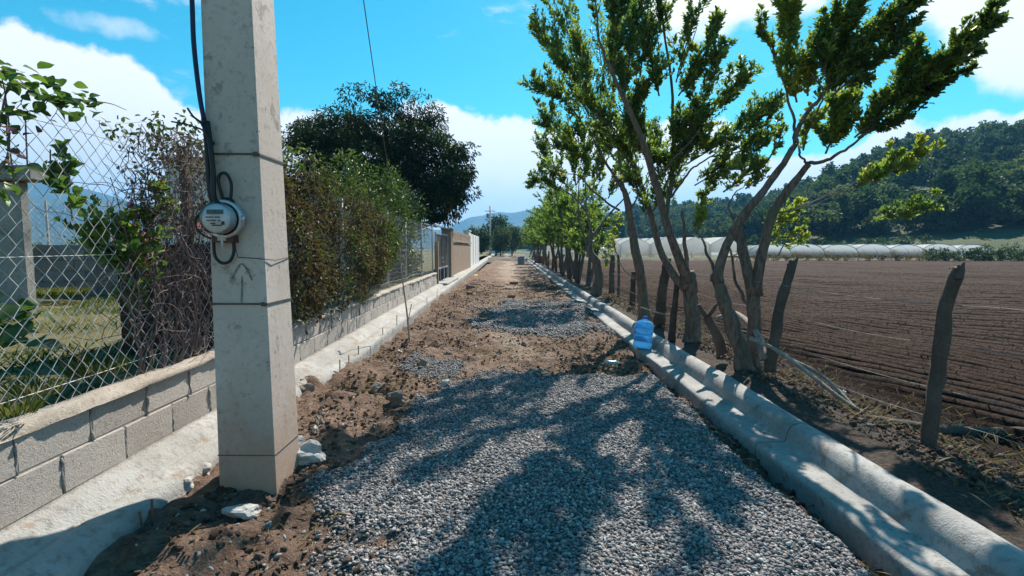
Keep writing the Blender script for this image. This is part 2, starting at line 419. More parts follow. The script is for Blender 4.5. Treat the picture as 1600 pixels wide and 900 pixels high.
def axis_steps(a, segs):
    """segs: (end, step)"""
    out = [a]
    for e, st in segs:
        n = max(1, int(round((e - out[-1]) / st))); out += list(np.linspace(out[-1], e, n + 1)[1:])
    return np.array(out)
def sheet(name, xs, ys, zf, mat, kind='structure', attrs=None, smooth=True):
    X, Y = np.meshgrid(xs, ys); Z = zf(X, Y)
    V = np.stack([X, Y, Z], 2).reshape(-1, 3); nx, ny = len(xs), len(ys)
    i = (np.arange(ny - 1)[:, None] * nx + np.arange(nx - 1)[None]).ravel()
    q = np.stack([i, i + 1, i + 1 + nx, i + nx], 1)
    at = {k: f(X, Y).ravel() for k, f in (attrs or {}).items()}
    o = link(name, mesh_from(name, V, q, mat, smooth, at), None, None, kind); return o

# ------------------------------------------------------------------ materials used
M_pole = rough_mat('pole_concrete', [(.48, .41, .36), (.57, .50, .45), (.40, .34, .295)], 1.6, 30, .0025, .85, 0, stain=((.16, .13, .10), 9., .57, .6))
_t = M_pole.node_tree; _p = [n for n in _t.nodes if n.type == 'BSDF_PRINCIPLED'][0]; _lk = _p.inputs['Base Color'].links[0].from_socket
_sx = N(_t, 'ShaderNodeSeparateXYZ'); L(_t, wpos(_t), _sx.inputs[0])        # red soil splashed up the foot
_f = mapr(_t, M(_t, 'ADD', _sx.outputs[2], M(_t, 'MULTIPLY', M(_t, 'SUBTRACT', noise(_t, 3., 6, .65, wpos(_t)), .5), .9)), .95, -.1, 0, .85)
L(_t, mix(_t, _f, _lk, (.33, .19, .115)), _p.inputs['Base Color'])
M_block = rough_mat('block_grey', [(.36, .32, .285), (.45, .405, .365), (.25, .22, .195)], 2.2, 55, .010, .95, .25)
M_shadedblock = rough_mat('shaded_block', [(.15, .14, .13), (.21, .20, .185), (.10, .095, .09)], 2.2, 40, .010, .95, .3)  # darker copy of the block grey, the back wall's shade put into its colour
M_mortar = rough_mat('mortar', [(.27, .245, .22), (.36, .33, .30), (.2, .18, .16)], 4, 60, .006, .95, 0)
M_cap = rough_mat('cap_mortar', [(.34, .29, .24), (.42, .37, .32), (.26, .21, .17)], 4, 40, .010, .95, 0)
M_ledge = rough_mat('new_concrete', [(.30, .288, .27), (.41, .395, .375), (.23, .215, .195)], 2.3, 22, .012, .9, 0, stain=((.27, .20, .155), 6., .55, .75))
M_kerb = rough_mat('kerb_concrete', [(.28, .27, .258), (.38, .366, .35), (.21, .20, .19)], 2.5, 26, .009, .88, 0, stain=((.19, .14, .11), 5.5, .56, .7))
for _m, _e in ((M_kerb, 2.4), (M_ledge, 3.1)):
    _t = _m.node_tree; _p = [n for n in _t.nodes if n.type == 'BSDF_PRINCIPLED'][0]; _lk = _p.inputs['Base Color'].links[0].from_socket
    _sx = N(_t, 'ShaderNodeSeparateXYZ'); L(_t, wpos(_t), _sx.inputs[0])
    _f = M(_t, 'ABSOLUTE', M(_t, 'SUBTRACT', M(_t, 'FRACT', M(_t, 'ADD', M(_t, 'DIVIDE', _sx.outputs[1], _e), M(_t, 'MULTIPLY', noise(_t, 6, 3, .6, wpos(_t)), .012))), .5))
    L(_t, mix(_t, mapr(_t, _f, .0045, .0015, 0, .75), _lk, (.10, .08, .07)), _p.inputs['Base Color'])
M_rock = rough_mat('rock', [(.20, .155, .125), (.30, .25, .215), (.14, .10, .08)], 6, 45, .008, .95, .35, world=False)
M_palerock = rough_mat('pale_rock', [(.45, .43, .40), (.58, .56, .53), (.35, .32, .29)], 6, 45, .006, .95, .2, world=False)
M_wood = rough_mat('old_wood', [(.085, .060, .048), (.14, .105, .085), (.05, .035, .028)], 5, 60, .008, .95, .2)
M_tan = rough_mat('tan_render', [(.24, .175, .125), (.30, .225, .165), (.19, .14, .10)], 2, 20, .004, .9, .15)
M_white = rough_mat('white_paint', [(.70, .70, .69), (.78, .78, .77), (.62, .60, .58)], 2, 20, .002, .8, .05)
M_steel = plain('zinc_wire', (.50, .49, .48), .7, .2, .2)
M_rustwire = plain('rusty_wire', (.30, .27, .25), .7, .2, .3)
M_bar = plain('rusty_bar', (.14, .08, .055), .85)
M_black = plain('black_cable', (.012, .012, .013), .45)
M_bluec = plain('blue_cable', (.010, .012, .06), .35)
M_gate = plain('gate_paint', (.055, .05, .05), .5)
M_gatelight = plain('gate_frame_paint', (.36, .37, .40), .5)
M_band = plain('band_and_joint', (.10, .085, .08), .6, .4)

def bark(name, c0, c1, c2):
    m, t, o = new_mat(name); v = wpos(t)
    mpn = t.nodes.new('ShaderNodeMapping'); mpn.inputs['Scale'].default_value = (1, 1, .28); L(t, v, mpn.inputs[0])
    a = noise(t, 28, 6, .65, mpn.outputs[0], .6); b = noise(t, 4, 4, .6, v)
    c = mix(t, mapr(t, a, .38, .62), c0, c1); c = mix(t, mapr(t, b, .5, .68, 0, .8), c, c2)
    p = t.nodes.new('ShaderNodeBsdfPrincipled'); p.inputs['Roughness'].default_value = .9; p.inputs['Specular IOR Level'].default_value = .25
    L(t, c, p.inputs['Base Color']); L(t, bump(t, a, .9, .02), p.inputs['Normal']); L(t, p.outputs[0], o.inputs[0]); return m
M_bark = bark('bark', (.10, .072, .056), (.20, .155, .125), (.13, .125, .09))
M_barkdark = bark('bark_dark', (.07, .05, .04), (.13, .10, .08), (.10, .09, .07))
M_dead = bark('dead_wood', (.24, .20, .17), (.38, .33, .29), (.28, .22, .18))
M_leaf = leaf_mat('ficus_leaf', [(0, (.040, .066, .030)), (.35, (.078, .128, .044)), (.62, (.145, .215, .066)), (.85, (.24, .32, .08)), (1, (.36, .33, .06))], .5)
M_mango = leaf_mat('mango_leaf', [(0, (.010, .020, .009)), (.6, (.022, .042, .016)), (1, (.06, .10, .03))], .2, .65, .25)
M_hedge = leaf_mat('hedge_leaf', [(0, (.050, .034, .022)), (.35, (.105, .070, .045)), (.55, (.070, .080, .032)), (.8, (.08, .13, .03)), (1, (.20, .26, .05))], .3, .6, .3)
M_vine = leaf_mat('vine_leaf', [(0, (.04, .075, .025)), (.5, (.08, .15, .035)), (.8, (.16, .24, .05)), (1, (.11, .045, .09))], .4, .45)
M_far = leaf_mat('far_leaf', [(0, (.020, .038, .016)), (.45, (.048, .080, .030)), (.75, (.085, .120, .042)), (1, (.14, .16, .058))], .3, .7, .2, inst=True)
M_shrub = leaf_mat('shrub_leaf', [(0, (.02, .045, .018)), (.5, (.045, .085, .028)), (.8, (.09, .13, .035)), (1, (.17, .13, .07))], .25, .6, .3)
M_grass = leaf_mat('grass_blade', [(0, (.04, .075, .02)), (.5, (.10, .14, .035)), (.8, (.22, .19, .08)), (1, (.33, .27, .15))], .35, .7, .2)
M_straw = leaf_mat('dry_straw', [(0, (.12, .08, .05)), (.6, (.28, .21, .13)), (1, (.42, .34, .23))], .3, .8, .2)
M_twig = plain('dry_twig', (.20, .15, .125), .9)

# ground surface: soil with tint attribute 'dust' (0 damp reddish soil, 1 pale trodden track) and 'grav'
def soil_material():
    m, t, o = new_mat('soil'); v = wpos(t)
    def at(nm):
        a = t.nodes.new('ShaderNodeAttribute'); a.attribute_name = nm; return a.outputs['Fac']
    a = noise(t, 1.3, 6, .6, v); b = noise(t, 14, 8, .7, v); c_ = noise(t, 55, 6, .7, v)
    c = mix(t, mapr(t, b, .35, .68), (.15, .094, .070), (.30, .205, .152))
    c = mix(t, mapr(t, c_, .50, .72), c, (.29, .222, .178))
    c = mix(t, mapr(t, a, .40, .62, 0, .55), c, (.13, .082, .06))
    dust = mapr(t, M(t, 'ADD', at('dust'), M(t, 'MULTIPLY', M(t, 'SUBTRACT', b, .5), .9)), .35, .8)
    c = mix(t, dust, c, mix(t, mapr(t, b, .3, .7), (.27, .20, .15), (.35, .27, .21)))
    vo = t.nodes.new('ShaderNodeTexVoronoi'); vo.inputs['Scale'].default_value = 42; L(t, v, vo.inputs['Vector'])
    bw = t.nodes.new('ShaderNodeRGBToBW'); L(t, vo.outputs['Color'], bw.inputs[0])
    gc = mix(t, bw.outputs[0], (.075, .07, .07), (.21, .20, .195))
    c = mix(t, mapr(t, at('grav'), .3, .7), c, gc)
    p = t.nodes.new('ShaderNodeBsdfPrincipled'); p.inputs['Roughness'].default_value = .95; p.inputs['Specular IOR Level'].default_value = .15
    L(t, c, p.inputs['Base Color'])
    h = M(t, 'ADD', M(t, 'MULTIPLY', b, .8), M(t, 'MULTIPLY', c_, .45))
    h = M(t, 'ADD', h, M(t, 'MULTIPLY', noise(t, 5, 6, .65, v), 1.2))
    L(t, bump(t, h, 1., .06), p.inputs['Normal']); L(t, p.outputs[0], o.inputs[0]); return m
M_soil = soil_material()
def gravel_material():
    m, t, o = new_mat('gravel'); oi = t.nodes.new('ShaderNodeObjectInfo'); v = opos(t)
    cr = t.nodes.new('ShaderNodeValToRGB'); L(t, oi.outputs['Random'], cr.inputs[0]); e = cr.color_ramp.elements
    e[0].color = (.06, .06, .07, 1); e[1].color = (.60, .59, .57, 1); e[1].position = 1
    for q, c in ((.3, (.135, .126, .130)), (.55, (.245, .226, .222)), (.78, (.40, .37, .355)), (.9, (.27, .195, .16))):
        x = e.new(q); x.color = (*c, 1)
    c = mix(t, mapr(t, noise(t, 3, 4, .6, v), .3, .7, 0, .4), cr.outputs[0], (.15, .146, .15))
    p = t.nodes.new('ShaderNodeBsdfPrincipled'); p.inputs['Roughness'].default_value = .75; p.inputs['Specular IOR Level'].default_value = .3
    L(t, c, p.inputs['Base Color']); L(t, p.outputs[0], o.inputs[0]); return m
M_gravel = gravel_material()
def clod_material():
    m, t, o = new_mat('clod'); oi = t.nodes.new('ShaderNodeObjectInfo'); v = opos(t)
    cr = t.nodes.new('ShaderNodeValToRGB'); L(t, oi.outputs['Random'], cr.inputs[0]); e = cr.color_ramp.elements
    e[0].color = (.14, .085, .063, 1); e[1].color = (.46, .39, .33, 1)
    for q, c in ((.55, (.235, .158, .118)), (.85, (.31, .225, .175)), (.93, (.31, .25, .205))):
        x = e.new(q); x.color = (*c, 1)
    p = t.nodes.new('ShaderNodeBsdfPrincipled'); p.inputs['Roughness'].default_value = .95; p.inputs['Specular IOR Level'].default_value = .1
    L(t, cr.outputs[0], p.inputs['Base Color']); L(t, bump(t, noise(t, 4, 6, .7, v), .8, .2), p.inputs['Normal']); L(t, p.outputs[0], o.inputs[0]); return m
M_clod = clod_material()

# ------------------------------------------------------------------ ground
def wallx(y): return -2.15 - .0192 * np.asarray(y, float)          # road face of the block wall
def grav_mask(X, Y):
    n = fbm(X * 1.7, Y * 1.7, 5, 5, .62) * .55
    left = np.interp(Y, [.3, 2.0, 2.5, 2.8, 3.3, 5.0, 5.8, 6.3], [-.72, -.76, -.90, -1.16, -1.10, -.80, -.38, .1])
    a = sstep(X - left + n * .7, -.16, .16) * sstep(1.68 + n * .15 - X, -.02, .10) * sstep(5.75 + n * 1.2 - Y, -.25, .3)
    b = 1 - sstep(((X - .55) / 1.45) ** 2 + ((Y - 11.0) / 2.7) ** 2 + n * 2.6, .35, 1.2)
    c = 1 - sstep(((X + .95) / .40) ** 2 + ((Y - 5.9) / .55) ** 2 + n * 1.4, .5, 1.2)
    return np.clip(np.maximum(np.maximum(a, b), c * .75), 0, 1)
def road_z(X, Y):
    g = grav_mask(X, Y)
    near = 1 / (1 + np.maximum(Y - 10, 0) * .05)
    z = fbm(X * .8, Y * .6, 1, 3) * .07 + (fbm(X * 5, Y * 5, 9, 4, .6) * .065 + np.maximum(0, fbm(X * 2.6, Y * 2.6, 19, 4, .6) - .05) * .12 * sstep(np.abs(X - .1), .3, .9)) * near * (1 - g * .75)
    z = z + g * (.055 + .02 * np.sin(Y * 1.1)) 
    mid = .07 * sstep(Y, 3.2, 6) * (1 - sstep(Y, 25, 45))
    side = sstep(-X, .7, 1.35) * sstep(Y, 2.6, 4.)
    z = z + side * (.06 + fbm(X * 3, Y * 3, 31, 3) * .09 + mid * .5)
    rgt = sstep(X, 1.55, 1.82); z = z - rgt * (.10) * (1 - sstep(Y, 5, 9) * .5) + sstep(X, 1.0, 1.6) * sstep(Y, 5.8, 8) * .03
    z = z + sstep(-X, 1.15, 1.65) * (1 - sstep(Y, 4, 7)) * (.075 + fbm(X * 4, Y * 4, 51, 3) * .06)
    z = z + .10 * np.exp(-((X - .3) / 1.2) ** 2 - ((Y - 52) / 4) ** 2) * 2 
    return z
def dust(X, Y):
    tr = np.exp(-((X - .15 + .012 * Y - .5 * fbm(X * 0 + 3., Y * .35, 15, 3)) / (.5 + .2 * fbm(X * 0, Y * .8, 16, 2))) ** 2) * sstep(Y, 5.2, 7)
    return np.clip(tr * .62 + .25 * sstep(Y, 14, 30) + fbm(X * 1.4, Y * .9, 77, 4) * .55, 0, 1)
xs = np.arange(-2.05, 1.95, .035); ys = axis_steps(.4, [(8, .035), (16, .07), (40, .22), (130, 1.2)])
sheet('dirt_road', xs, ys, lambda X, Y: np.where(True, road_z(X, Y), 0), M_soil, attrs={'dust': dust, 'grav': grav_mask})
GS = [stone_mesh('stone', M_gravel, 10 + i, .55 + .08 * (i % 3), 2, .12) for i in range(7)]
def put_points(n, x0, x1, y0, y1, keep, ypow=1.0):
    x = rng.uniform(x0, x1, n); y = y0 + (y1 - y0) * rng.random(n) ** ypow
    k = keep(x, y) > rng.random(n); return x[k], y[k]
def scatter_road(name, n, box, keep, smin, smax, shapes, sink, label, ypow=1., flat=1.):
    x, y = put_points(n, *box, keep, ypow); z = road_z(x, y)
    s = smin * (smax / smin) ** (rng.random(len(x)) ** 1.6)
    z = z + s * sink * rng.uniform(-1, 1, len(x)) + s * .12
    sc = np.stack([s * rng.uniform(.85, 1.25, len(x)), s * rng.uniform(.8, 1.1, len(x)), s * flat * rng.uniform(.8, 1.1, len(x))], 1)
    ro = np.stack([rng.uniform(-.6, .6, len(x)), rng.uniform(-.6, .6, len(x)), rng.uniform(0, 6.3, len(x))], 1)
    return scatter(name, np.stack([x, y, z], 1), sc, ro, shapes, label)
gm = lambda x, y: grav_mask(x, y)
scatter_road('gravel', 165000, (-1.4, 1.85, .9, 6.4), lambda x, y: gm(x, y) ** 1.5 * np.clip(1.25 - y * .08, .5, 1), .011, .029, GS, .3, 'crushed grey gravel spread over the near end of the lane')
scatter_road('gravel', 26000, (-1.1, 1.9, 8., 14.2), gm, .026, .05, GS, .3, 'further patch of grey gravel across the lane')
scatter_road('gravel', 7000, (-1.6, 1.8, .9, 15), lambda x, y: .25 + .75 * np.clip(fbm(x * 1.5, y * 1.5, 8, 3) * 2, 0, 1), .012, .034, GS, .2, 'stray gravel stones strewn thinly over the soil')
CS = [stone_mesh('clod', M_clod, 40 + i, .7, 2, .35) for i in range(6)]
def clodk(x, y):
    k = (1 - grav_mask(x, y)) * (.25 + .75 * sstep(np.abs(x + .1), .2, .8)) * np.clip(fbm(x * 2, y * 2, 3, 3) * 1.6 + .5, .05, 1)
    return k
scatter_road('dirt_clods', 75000, (-1.75, 1.82, .9, 22), clodk, .008, .05, CS, .25, 'loose brown soil clods and rubble along the lane', 1.5, .8)
scatter_road('pebbles', 2600, (-1.75, 1.8, 1.2, 30), lambda x, y: np.full(len(x), .9), .012, .035, [stone_mesh('pebble', M_palerock, 60 + i, .6, 1, .2) for i in range(3)], .15, 'pale pebbles scattered over the soil of the lane', 1.6)
# dry straw and roots lying on the soil
lv = Leaves(); x, y = put_points(17000, -1.8, 1.8, .9, 18, lambda x, y: (1 - grav_mask(x, y)) * np.clip(.5 + fbm(x * 1.5, y * 1.5, 55, 3) * 1.8, 0.03, 1), 1.4)
a = rng.uniform(0, 6.3, len(x)); z = road_z(x, y) + .012
lv.add(np.stack([x, y, z], 1), np.stack([np.cos(a), np.sin(a), rng.uniform(-.05, .3, len(a))], 1), np.tile((0, 0, 1.), (len(a), 1)), rng.uniform(.02, .12, len(a)), rng.uniform(.002, .006, len(a)), rng.random(len(a)) ** 1.8)
lv.build('straw_litter', M_straw)['label'] = 'dry straw and root bits lying on the brown soil'

# base ground to the horizon
M_ground = rough_mat('far_ground', [(.07, .075, .035), (.11, .10, .05), (.10, .075, .05)], .02, .6, .05, .95, 0)
sheet('ground', axis_steps(-4000, [(-200, 700), (200, 25), (4000, 700)]), axis_steps(-300, [(0, 60), (400, 20), (4200, 700)]), lambda X, Y: np.full(X.shape, -.35) , M_ground)

# ploughed field
_hx = np.linspace(1.5, 110, 8000); _hs = .1 + np.minimum(9 / np.maximum(_hx - 4, .3) ** 1.7, 2.6) + .10 * np.sin(_hx * 1.3) * (_hx < 30)
_hh = np.concatenate([[0], np.cumsum((_hs[1:] + _hs[:-1]) / 2 * np.diff(_hx))])
def rowh(X): return np.interp(X, _hx, _hh)
def rowphase(X, Y): return Y + rowh(X)
def field_z(X, Y):
    bank_ = .20 * (1 - sstep(X, 2.45, 3.4)); kb = sstep(X, 2.22, 2.5)
    far = 1 / (1 + np.maximum(np.hypot(X, Y) - 10, 0) * .02)
    ph = rowphase(X, Y) / .62
    rows = np.abs(((ph % 1) - .5) * 2) ** 1.3
    fld = sstep(X, 3.3, 4.4)
    z = -.04 + fld * (rows * .17 - .085) + (fbm(X * 3.5, Y * 3.5, 21, 3, .55) * .022 + fbm(X * 1.2, Y * 1.2, 22, 2) * .02) * far * kb + fbm(X * .3, Y * .3, 90, 2) * .1 * kb
    return z + bank_ 
def field_material():
    m, t, o = new_mat('ploughed_soil'); v = wpos(t)
    def at(nm):
        a = t.nodes.new('ShaderNodeAttribute'); a.attribute_name = nm; return a.outputs['Fac']
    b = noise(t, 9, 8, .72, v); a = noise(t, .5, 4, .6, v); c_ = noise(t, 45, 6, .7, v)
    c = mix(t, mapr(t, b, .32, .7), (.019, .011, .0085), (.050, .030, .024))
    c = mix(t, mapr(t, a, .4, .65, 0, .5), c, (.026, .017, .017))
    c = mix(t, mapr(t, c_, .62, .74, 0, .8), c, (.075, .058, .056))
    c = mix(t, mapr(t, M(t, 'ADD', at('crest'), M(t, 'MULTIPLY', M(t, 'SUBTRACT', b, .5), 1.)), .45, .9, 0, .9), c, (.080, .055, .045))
    c = mix(t, mapr(t, M(t, 'ADD', at('bank'), M(t, 'MULTIPLY', M(t, 'SUBTRACT', b, .5), 1.)), .3, .8), c, mix(t, mapr(t, c_, .3, .7), (.055, .042, .035), (.14, .11, .092)))
    p = t.nodes.new('ShaderNodeBsdfPrincipled'); p.inputs['Roughness'].default_value = .95; p.inputs['Specular IOR Level'].default_value = .12
    L(t, c, p.inputs['Base Color'])
    h = M(t, 'ADD', M(t, 'MULTIPLY', b, 1.), M(t, 'MULTIPLY', c_, .35))
    L(t, bump(t, h, 1., .07), p.inputs['Normal']); L(t, p.outputs[0], o.inputs[0]); return m
M_field = field_material()
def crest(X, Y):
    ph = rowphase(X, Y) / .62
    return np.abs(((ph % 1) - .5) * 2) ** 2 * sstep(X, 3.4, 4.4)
def bankm(X, Y): return 1 - sstep(X, 2.8, 4.0)
def field_sheet():
    xs_ = axis_steps(2.17, [(8, .07), (18, .14), (40, .4), (100, 1.5)]); cs = np.arange(0, 62 / .62 + rowh(100) / .62 + 2, 1 / 8)
    X, C = np.meshgrid(xs_, cs); Y = C * .62 - rowh(X); Z = field_z(X, Y); nx, ny = len(xs_), len(cs)
    i = (np.arange(ny - 1)[:, None] * nx + np.arange(nx - 1)[None]).ravel(); q = np.stack([i, i + 1, i + 1 + nx, i + nx], 1)
    yq = Y.ravel()[q]; q = q[(yq.max(1) > .3) & (yq.min(1) < 61)]
    used = np.unique(q); mp_ = np.full(nx * ny, -1); mp_[used] = np.arange(len(used))
    V = np.stack([X, Y, Z], 2).reshape(-1, 3)[used]
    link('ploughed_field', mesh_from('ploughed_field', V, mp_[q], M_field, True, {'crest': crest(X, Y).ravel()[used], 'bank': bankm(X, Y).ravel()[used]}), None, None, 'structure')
field_sheet()
# clods on the field and bank
def scatter_field(name, n, box, keep, smin, smax, shapes, label, ypow=1.):
    x, y = put_points(n, *box, keep, ypow); z = field_z(x, y)
    s = smin * (smax / smin) ** (rng.random(len(x)) ** 1.8)
    sc = np.stack([s, s * .85, s * .75], 1); ro = rng.uniform(0, 6.3, (len(x), 3))
    return scatter(name, np.stack([x, y, z + s * .1], 1), sc, ro, shapes, label)
def fclod():
    m, t, o = new_mat('field_clod'); oi = t.nodes.new('ShaderNodeObjectInfo')
    c = mix(t, mapr(t, oi.outputs['Random'], .3, 1.), (.024, .014, .012), (.062, .042, .034))
    p = t.nodes.new('ShaderNodeBsdfPrincipled'); p.inputs['Roughness'].default_value = .95; p.inputs['Specular IOR Level'].default_value = .1
    L(t, c, p.inputs['Base Color']); L(t, p.outputs[0], o.inputs[0]); return m
M_fclod = fclod()
FS = [stone_mesh('field_clod', M_fclod, 80 + i, .75, 1, .3) for i in range(4)]
scatter_field('field_clods', 90000, (3.1, 19, 1.2, 19), lambda x, y: np.full(len(x), .9), .008, .026, FS, 'dark soil clods lying over the ploughed field', 1.1)
scatter_field('bank_clods', 14000, (2.42, 3.5, .9, 16), lambda x, y: np.full(len(x), .9), .012, .06, CS, 'grey brown clods on the soil bank behind the kerb', 1.4)

# ------------------------------------------------------------------ right kerb (rolled gutter)
def prof_strip(name, prof, ys, xoff, mat, zoff=None, jit=.004, near=None):
    V = []; k = len(prof)
    prof = np.array(prof, float)
    for y in ys:
        p = prof.copy() if near is None else prof + (np.array(near) - prof) * (1 - float(sstep(np.array(y), 3.2, 6.5)))
        n = fbm(np.array([y * 3.]) + np.arange(k) * 5.1, np.array([y * .7]) + np.arange(k), 3, 3)
        n2 = fbm(np.array([y * .9]) + np.arange(k) * .3, np.arange(k) * .2, 8, 2)
        V.append(np.stack([p[:, 0] + xoff(y) + n * jit * 1.5 + n2 * jit * 3, np.full(k, y), p[:, 1] + (zoff(y) if zoff else 0) + n * jit + n2 * jit * 2], 1))
    ny = len(ys); i = (np.arange(ny - 1)[:, None] * k + np.arange(k - 1)[None]).ravel()
    q = np.stack([i, i + 1, i + 1 + k, i + k], 1)
    o = link(name, mesh_from(name, np.concatenate(V), q, mat, True), None, None, 'structure')
    return o
rolled = [(0, -.16), (0, .0), (.0, .035), (.012, .048), (.05, .05), (.11, .048), (.17, .047), (.205, .050), (.222, .070), (.232, .115), (.244, .145), (.264, .175), (.295, .192), (.33, .198), (.37, .198), (.41, .19), (.44, .17), (.46, .10), (.50, -.1)]
rolled = [(a if a < .2 else .2 + (a - .2) * .86, b) for a, b in rolled]
ysl = axis_steps(.5, [(12, .07), (40, .3), (110, 2)])
prof_strip('kerb', rolled, ysl, lambda y: 1.80, M_kerb, jit=.006)
# ------------------------------------------------------------------ left footing with its drain
def ledge_z(y): return .03 * float(sstep(np.array(y), 4, 10)) 
ledge = [(.012, .10), (.0, .285), (.06, .283), (.13, .272), (.17, .252), (.205, .222), (.235, .208), (.262, .222), (.285, .228), (.36, .222), (.415, .212), (.43, .20), (.435, .15), (.44, -.1)]
ledge_near = [(.012, .10), (.0, .285), (.05, .280), (.095, .262), (.13, .225), (.15, .200), (.165, .188), (.18, .196), (.20, .198), (.24, .185), (.28, .165), (.30, .140), (.315, .10), (.32, -.1)]
prof_strip('concrete_footing', ledge, axis_steps(.5, [(12, .07), (42, .3), (110, 3)]), lambda y: float(wallx(y)) + .0, M_ledge, ledge_z, jit=.007, near=ledge_near)
wb = float(wallx(4))
# ------------------------------------------------------------------ yard ground left
def yard_z(X, Y):
    d = float(0) + (wallx(Y) - X)
    return .60 + .0 * X + fbm(X * .7, Y * .7, 61, 3) * .10 * sstep(d, .1, 1.2) + fbm(X * 6, Y * 6, 65, 3) * .02
M_yard = rough_mat('yard_soil', [(.10, .10, .035), (.15, .13, .055), (.20, .145, .10)], 1.2, 18, .02, .95, 0)
def yard_sheet():
    ys_ = axis_steps(.6, [(9, .09), (20, .3), (120, 4)]); us = axis_steps(0, [(4, .09), (12, .4), (60, 4)])
    Y, U = np.meshgrid(ys_, us, indexing='ij'); X = wallx(Y) - .17 - U; Z = yard_z(X, Y)
    V = np.stack([X, Y, Z], 2).reshape(-1, 3); nx = len(us); ny = len(ys_)
    i = (np.arange(ny - 1)[:, None] * nx + np.arange(nx - 1)[None]).ravel(); q = np.stack([i, i + nx, i + nx + 1, i + 1], 1)
    link('yard_ground', mesh_from('yard_ground', V, q, M_yard, True), None, None, 'structure')
yard_sheet()
def blades(name, x, y, z, ln, wd, mat, label, lean=.5, parent=None, tint=(0, 1)):
    a = rng.uniform(0, 6.3, len(x)); lv = Leaves()
    d = np.stack([np.cos(a) * lean, np.sin(a) * lean, rng.uniform(.5, 1.1, len(x))], 1); b = rng.uniform(0, 6.3, len(x))
    lv.add(np.stack([x, y, z - .01], 1), d, np.stack([np.cos(b), np.sin(b), np.full(len(b), .3)], 1), ln, wd, np.clip(rng.uniform(*tint, len(x)), 0, 1))
    o = lv.build(name, mat, parent); 
    if label: o['label'] = label
    return o
n = 26000; y = 1.3 + 8.5 * rng.random(n) ** 1.3; u = .02 + 5.5 * rng.random(n) ** 1.2; x = wallx(y) - .2 - u
k = (fbm(x * 1.3, y * 1.3, 12, 3) + .35 > rng.random(n) * .75) & ((u > .3) | (rng.random(n) < .35)); x, y = x[k], y[k]
tt = np.clip(.45 + fbm(x * .9, y * .9, 33, 3) * 1.1, 0, 1)
lv = Leaves(); a = rng.uniform(0, 6.3, len(x)); b = rng.uniform(0, 6.3, len(x))
tall = .05 + .10 * np.clip(.3 + fbm(x * 1.6, y * 1.6, 41, 2) * 1.8, 0, 1)
lv.add(np.stack([x, y, yard_z(x, y) - .01], 1), np.stack([np.cos(a) * .6, np.sin(a) * .6, rng.uniform(.3, 1., len(x))], 1), np.stack([np.cos(b), np.sin(b), np.full(len(b), .3)], 1), tall * rng.uniform(.6, 1.3, len(x)), .008, np.clip(tt + rng.normal(size=len(x)) * .18, 0, 1))
lv.build('yard_grass', M_grass)['label'] = 'patchy green and dry grass behind the chain link fence'

# ------------------------------------------------------------------ block wall, left
wall = thing('block_wall', 'low grey concrete block wall in two courses beside the footing', 'wall', (wb, 4, .28))
FA = math.atan(.0192)
def bevel_block(seed):
    r = np.random.default_rng(seed); m = MB()
    m.bevbox(-.15, 0, -.199, .199, -.0955, .0955, .005, .003)
    V = np.concatenate(m.V); return mesh_from('brick', V, [np.concatenate(v) for v in m.F.values()], M_block)
BL = [bevel_block(i) for i in range(6)]
def lay_block(me, y, z, parent, name='concrete_block', push=0.):
    o = link(name, me, parent); o.location = np.array((float(wallx(y)) + push, y, z)) - np.array(parent.location)
    o.rotation_euler = (0, 0, FA); return o
for c_, (zc, y0) in enumerate(((.375, 2.359 - .41 * 3 + .205), (.573, 2.142 - .41 * 3 + .205))):
    for i in range(37):
        y = y0 + .41 * i
        if y > 16.2: break
        lay_block(BL[rng.integers(0, 6)], y, zc + rng.uniform(-.003, .003), wall, push=rng.uniform(-.004, .004) - (0.004 if c_ else 0))
# mortar bed set back behind the block faces, with squeezed-out blobs in the upright joints
core = MB()
for i in range(31):
    ya, yb = .9 + .5 * i, .9 + .5 * (i + 1)
    xa, xb = float(wallx(ya)), float(wallx(yb))
    V = [(xa - .009, ya, .2), (xb - .009, yb, .2), (xb - .009, yb, .664), (xa - .009, ya, .664), (xa - .14, ya, .2), (xb - .14, yb, .2), (xb - .14, yb, .664), (xa - .14, ya, .664)]
    core.add(V, np.array([(0, 1, 2, 3), (5, 4, 7, 6), (3, 2, 6, 7)]))
core.build('mortar_bed', M_mortar, wall)
jm = MB()
for c_, (za, zb_, y0) in enumerate(((.29, .46, 2.359 - .41 * 3), (.475, .66, 2.142 - .41 * 3))):
    for i in range(30):
        y = y0 + .41 * i
        k = 7; zz = np.linspace(za, zb_, k); xx = float(wallx(y)) - .006 + rng.uniform(-.004, .010, k); yy = y + rng.uniform(-.006, .006, k)
        jm.tube(np.stack([xx, yy, zz], 1), rng.uniform(.005, .011, k), 5)
jm.build('joint_mortar', M_mortar, wall, True, kind='stuff')
# rough mortar capping
ysc = axis_steps(.8, [(16.35, .06)]); pr = np.array([(.012, .648), (.018, .672), (-.01, .690), (-.06, .697), (-.12, .693), (-.17, .680), (-.20, .62)])
V = []
for y in ysc:
    n1 = fbm(np.full(7, y * 4.), np.arange(7) * 1.7, 14, 3); n2 = fbm(np.full(7, y * 11.), np.arange(7) * 2.7, 24, 2)
    V.append(np.stack([pr[:, 0] + float(wallx(y)) + n1 * .035 + n2 * .02, np.full(7, y), pr[:, 1] + n1 * .02 + n2 * .016], 1))
i = (np.arange(len(ysc) - 1)[:, None] * 7 + np.arange(6)[None]).ravel()
link('coping', mesh_from('coping', np.concatenate(V) - np.array(wall.location), np.stack([i, i + 1, i + 8, i + 7], 1), M_cap, True), wall)

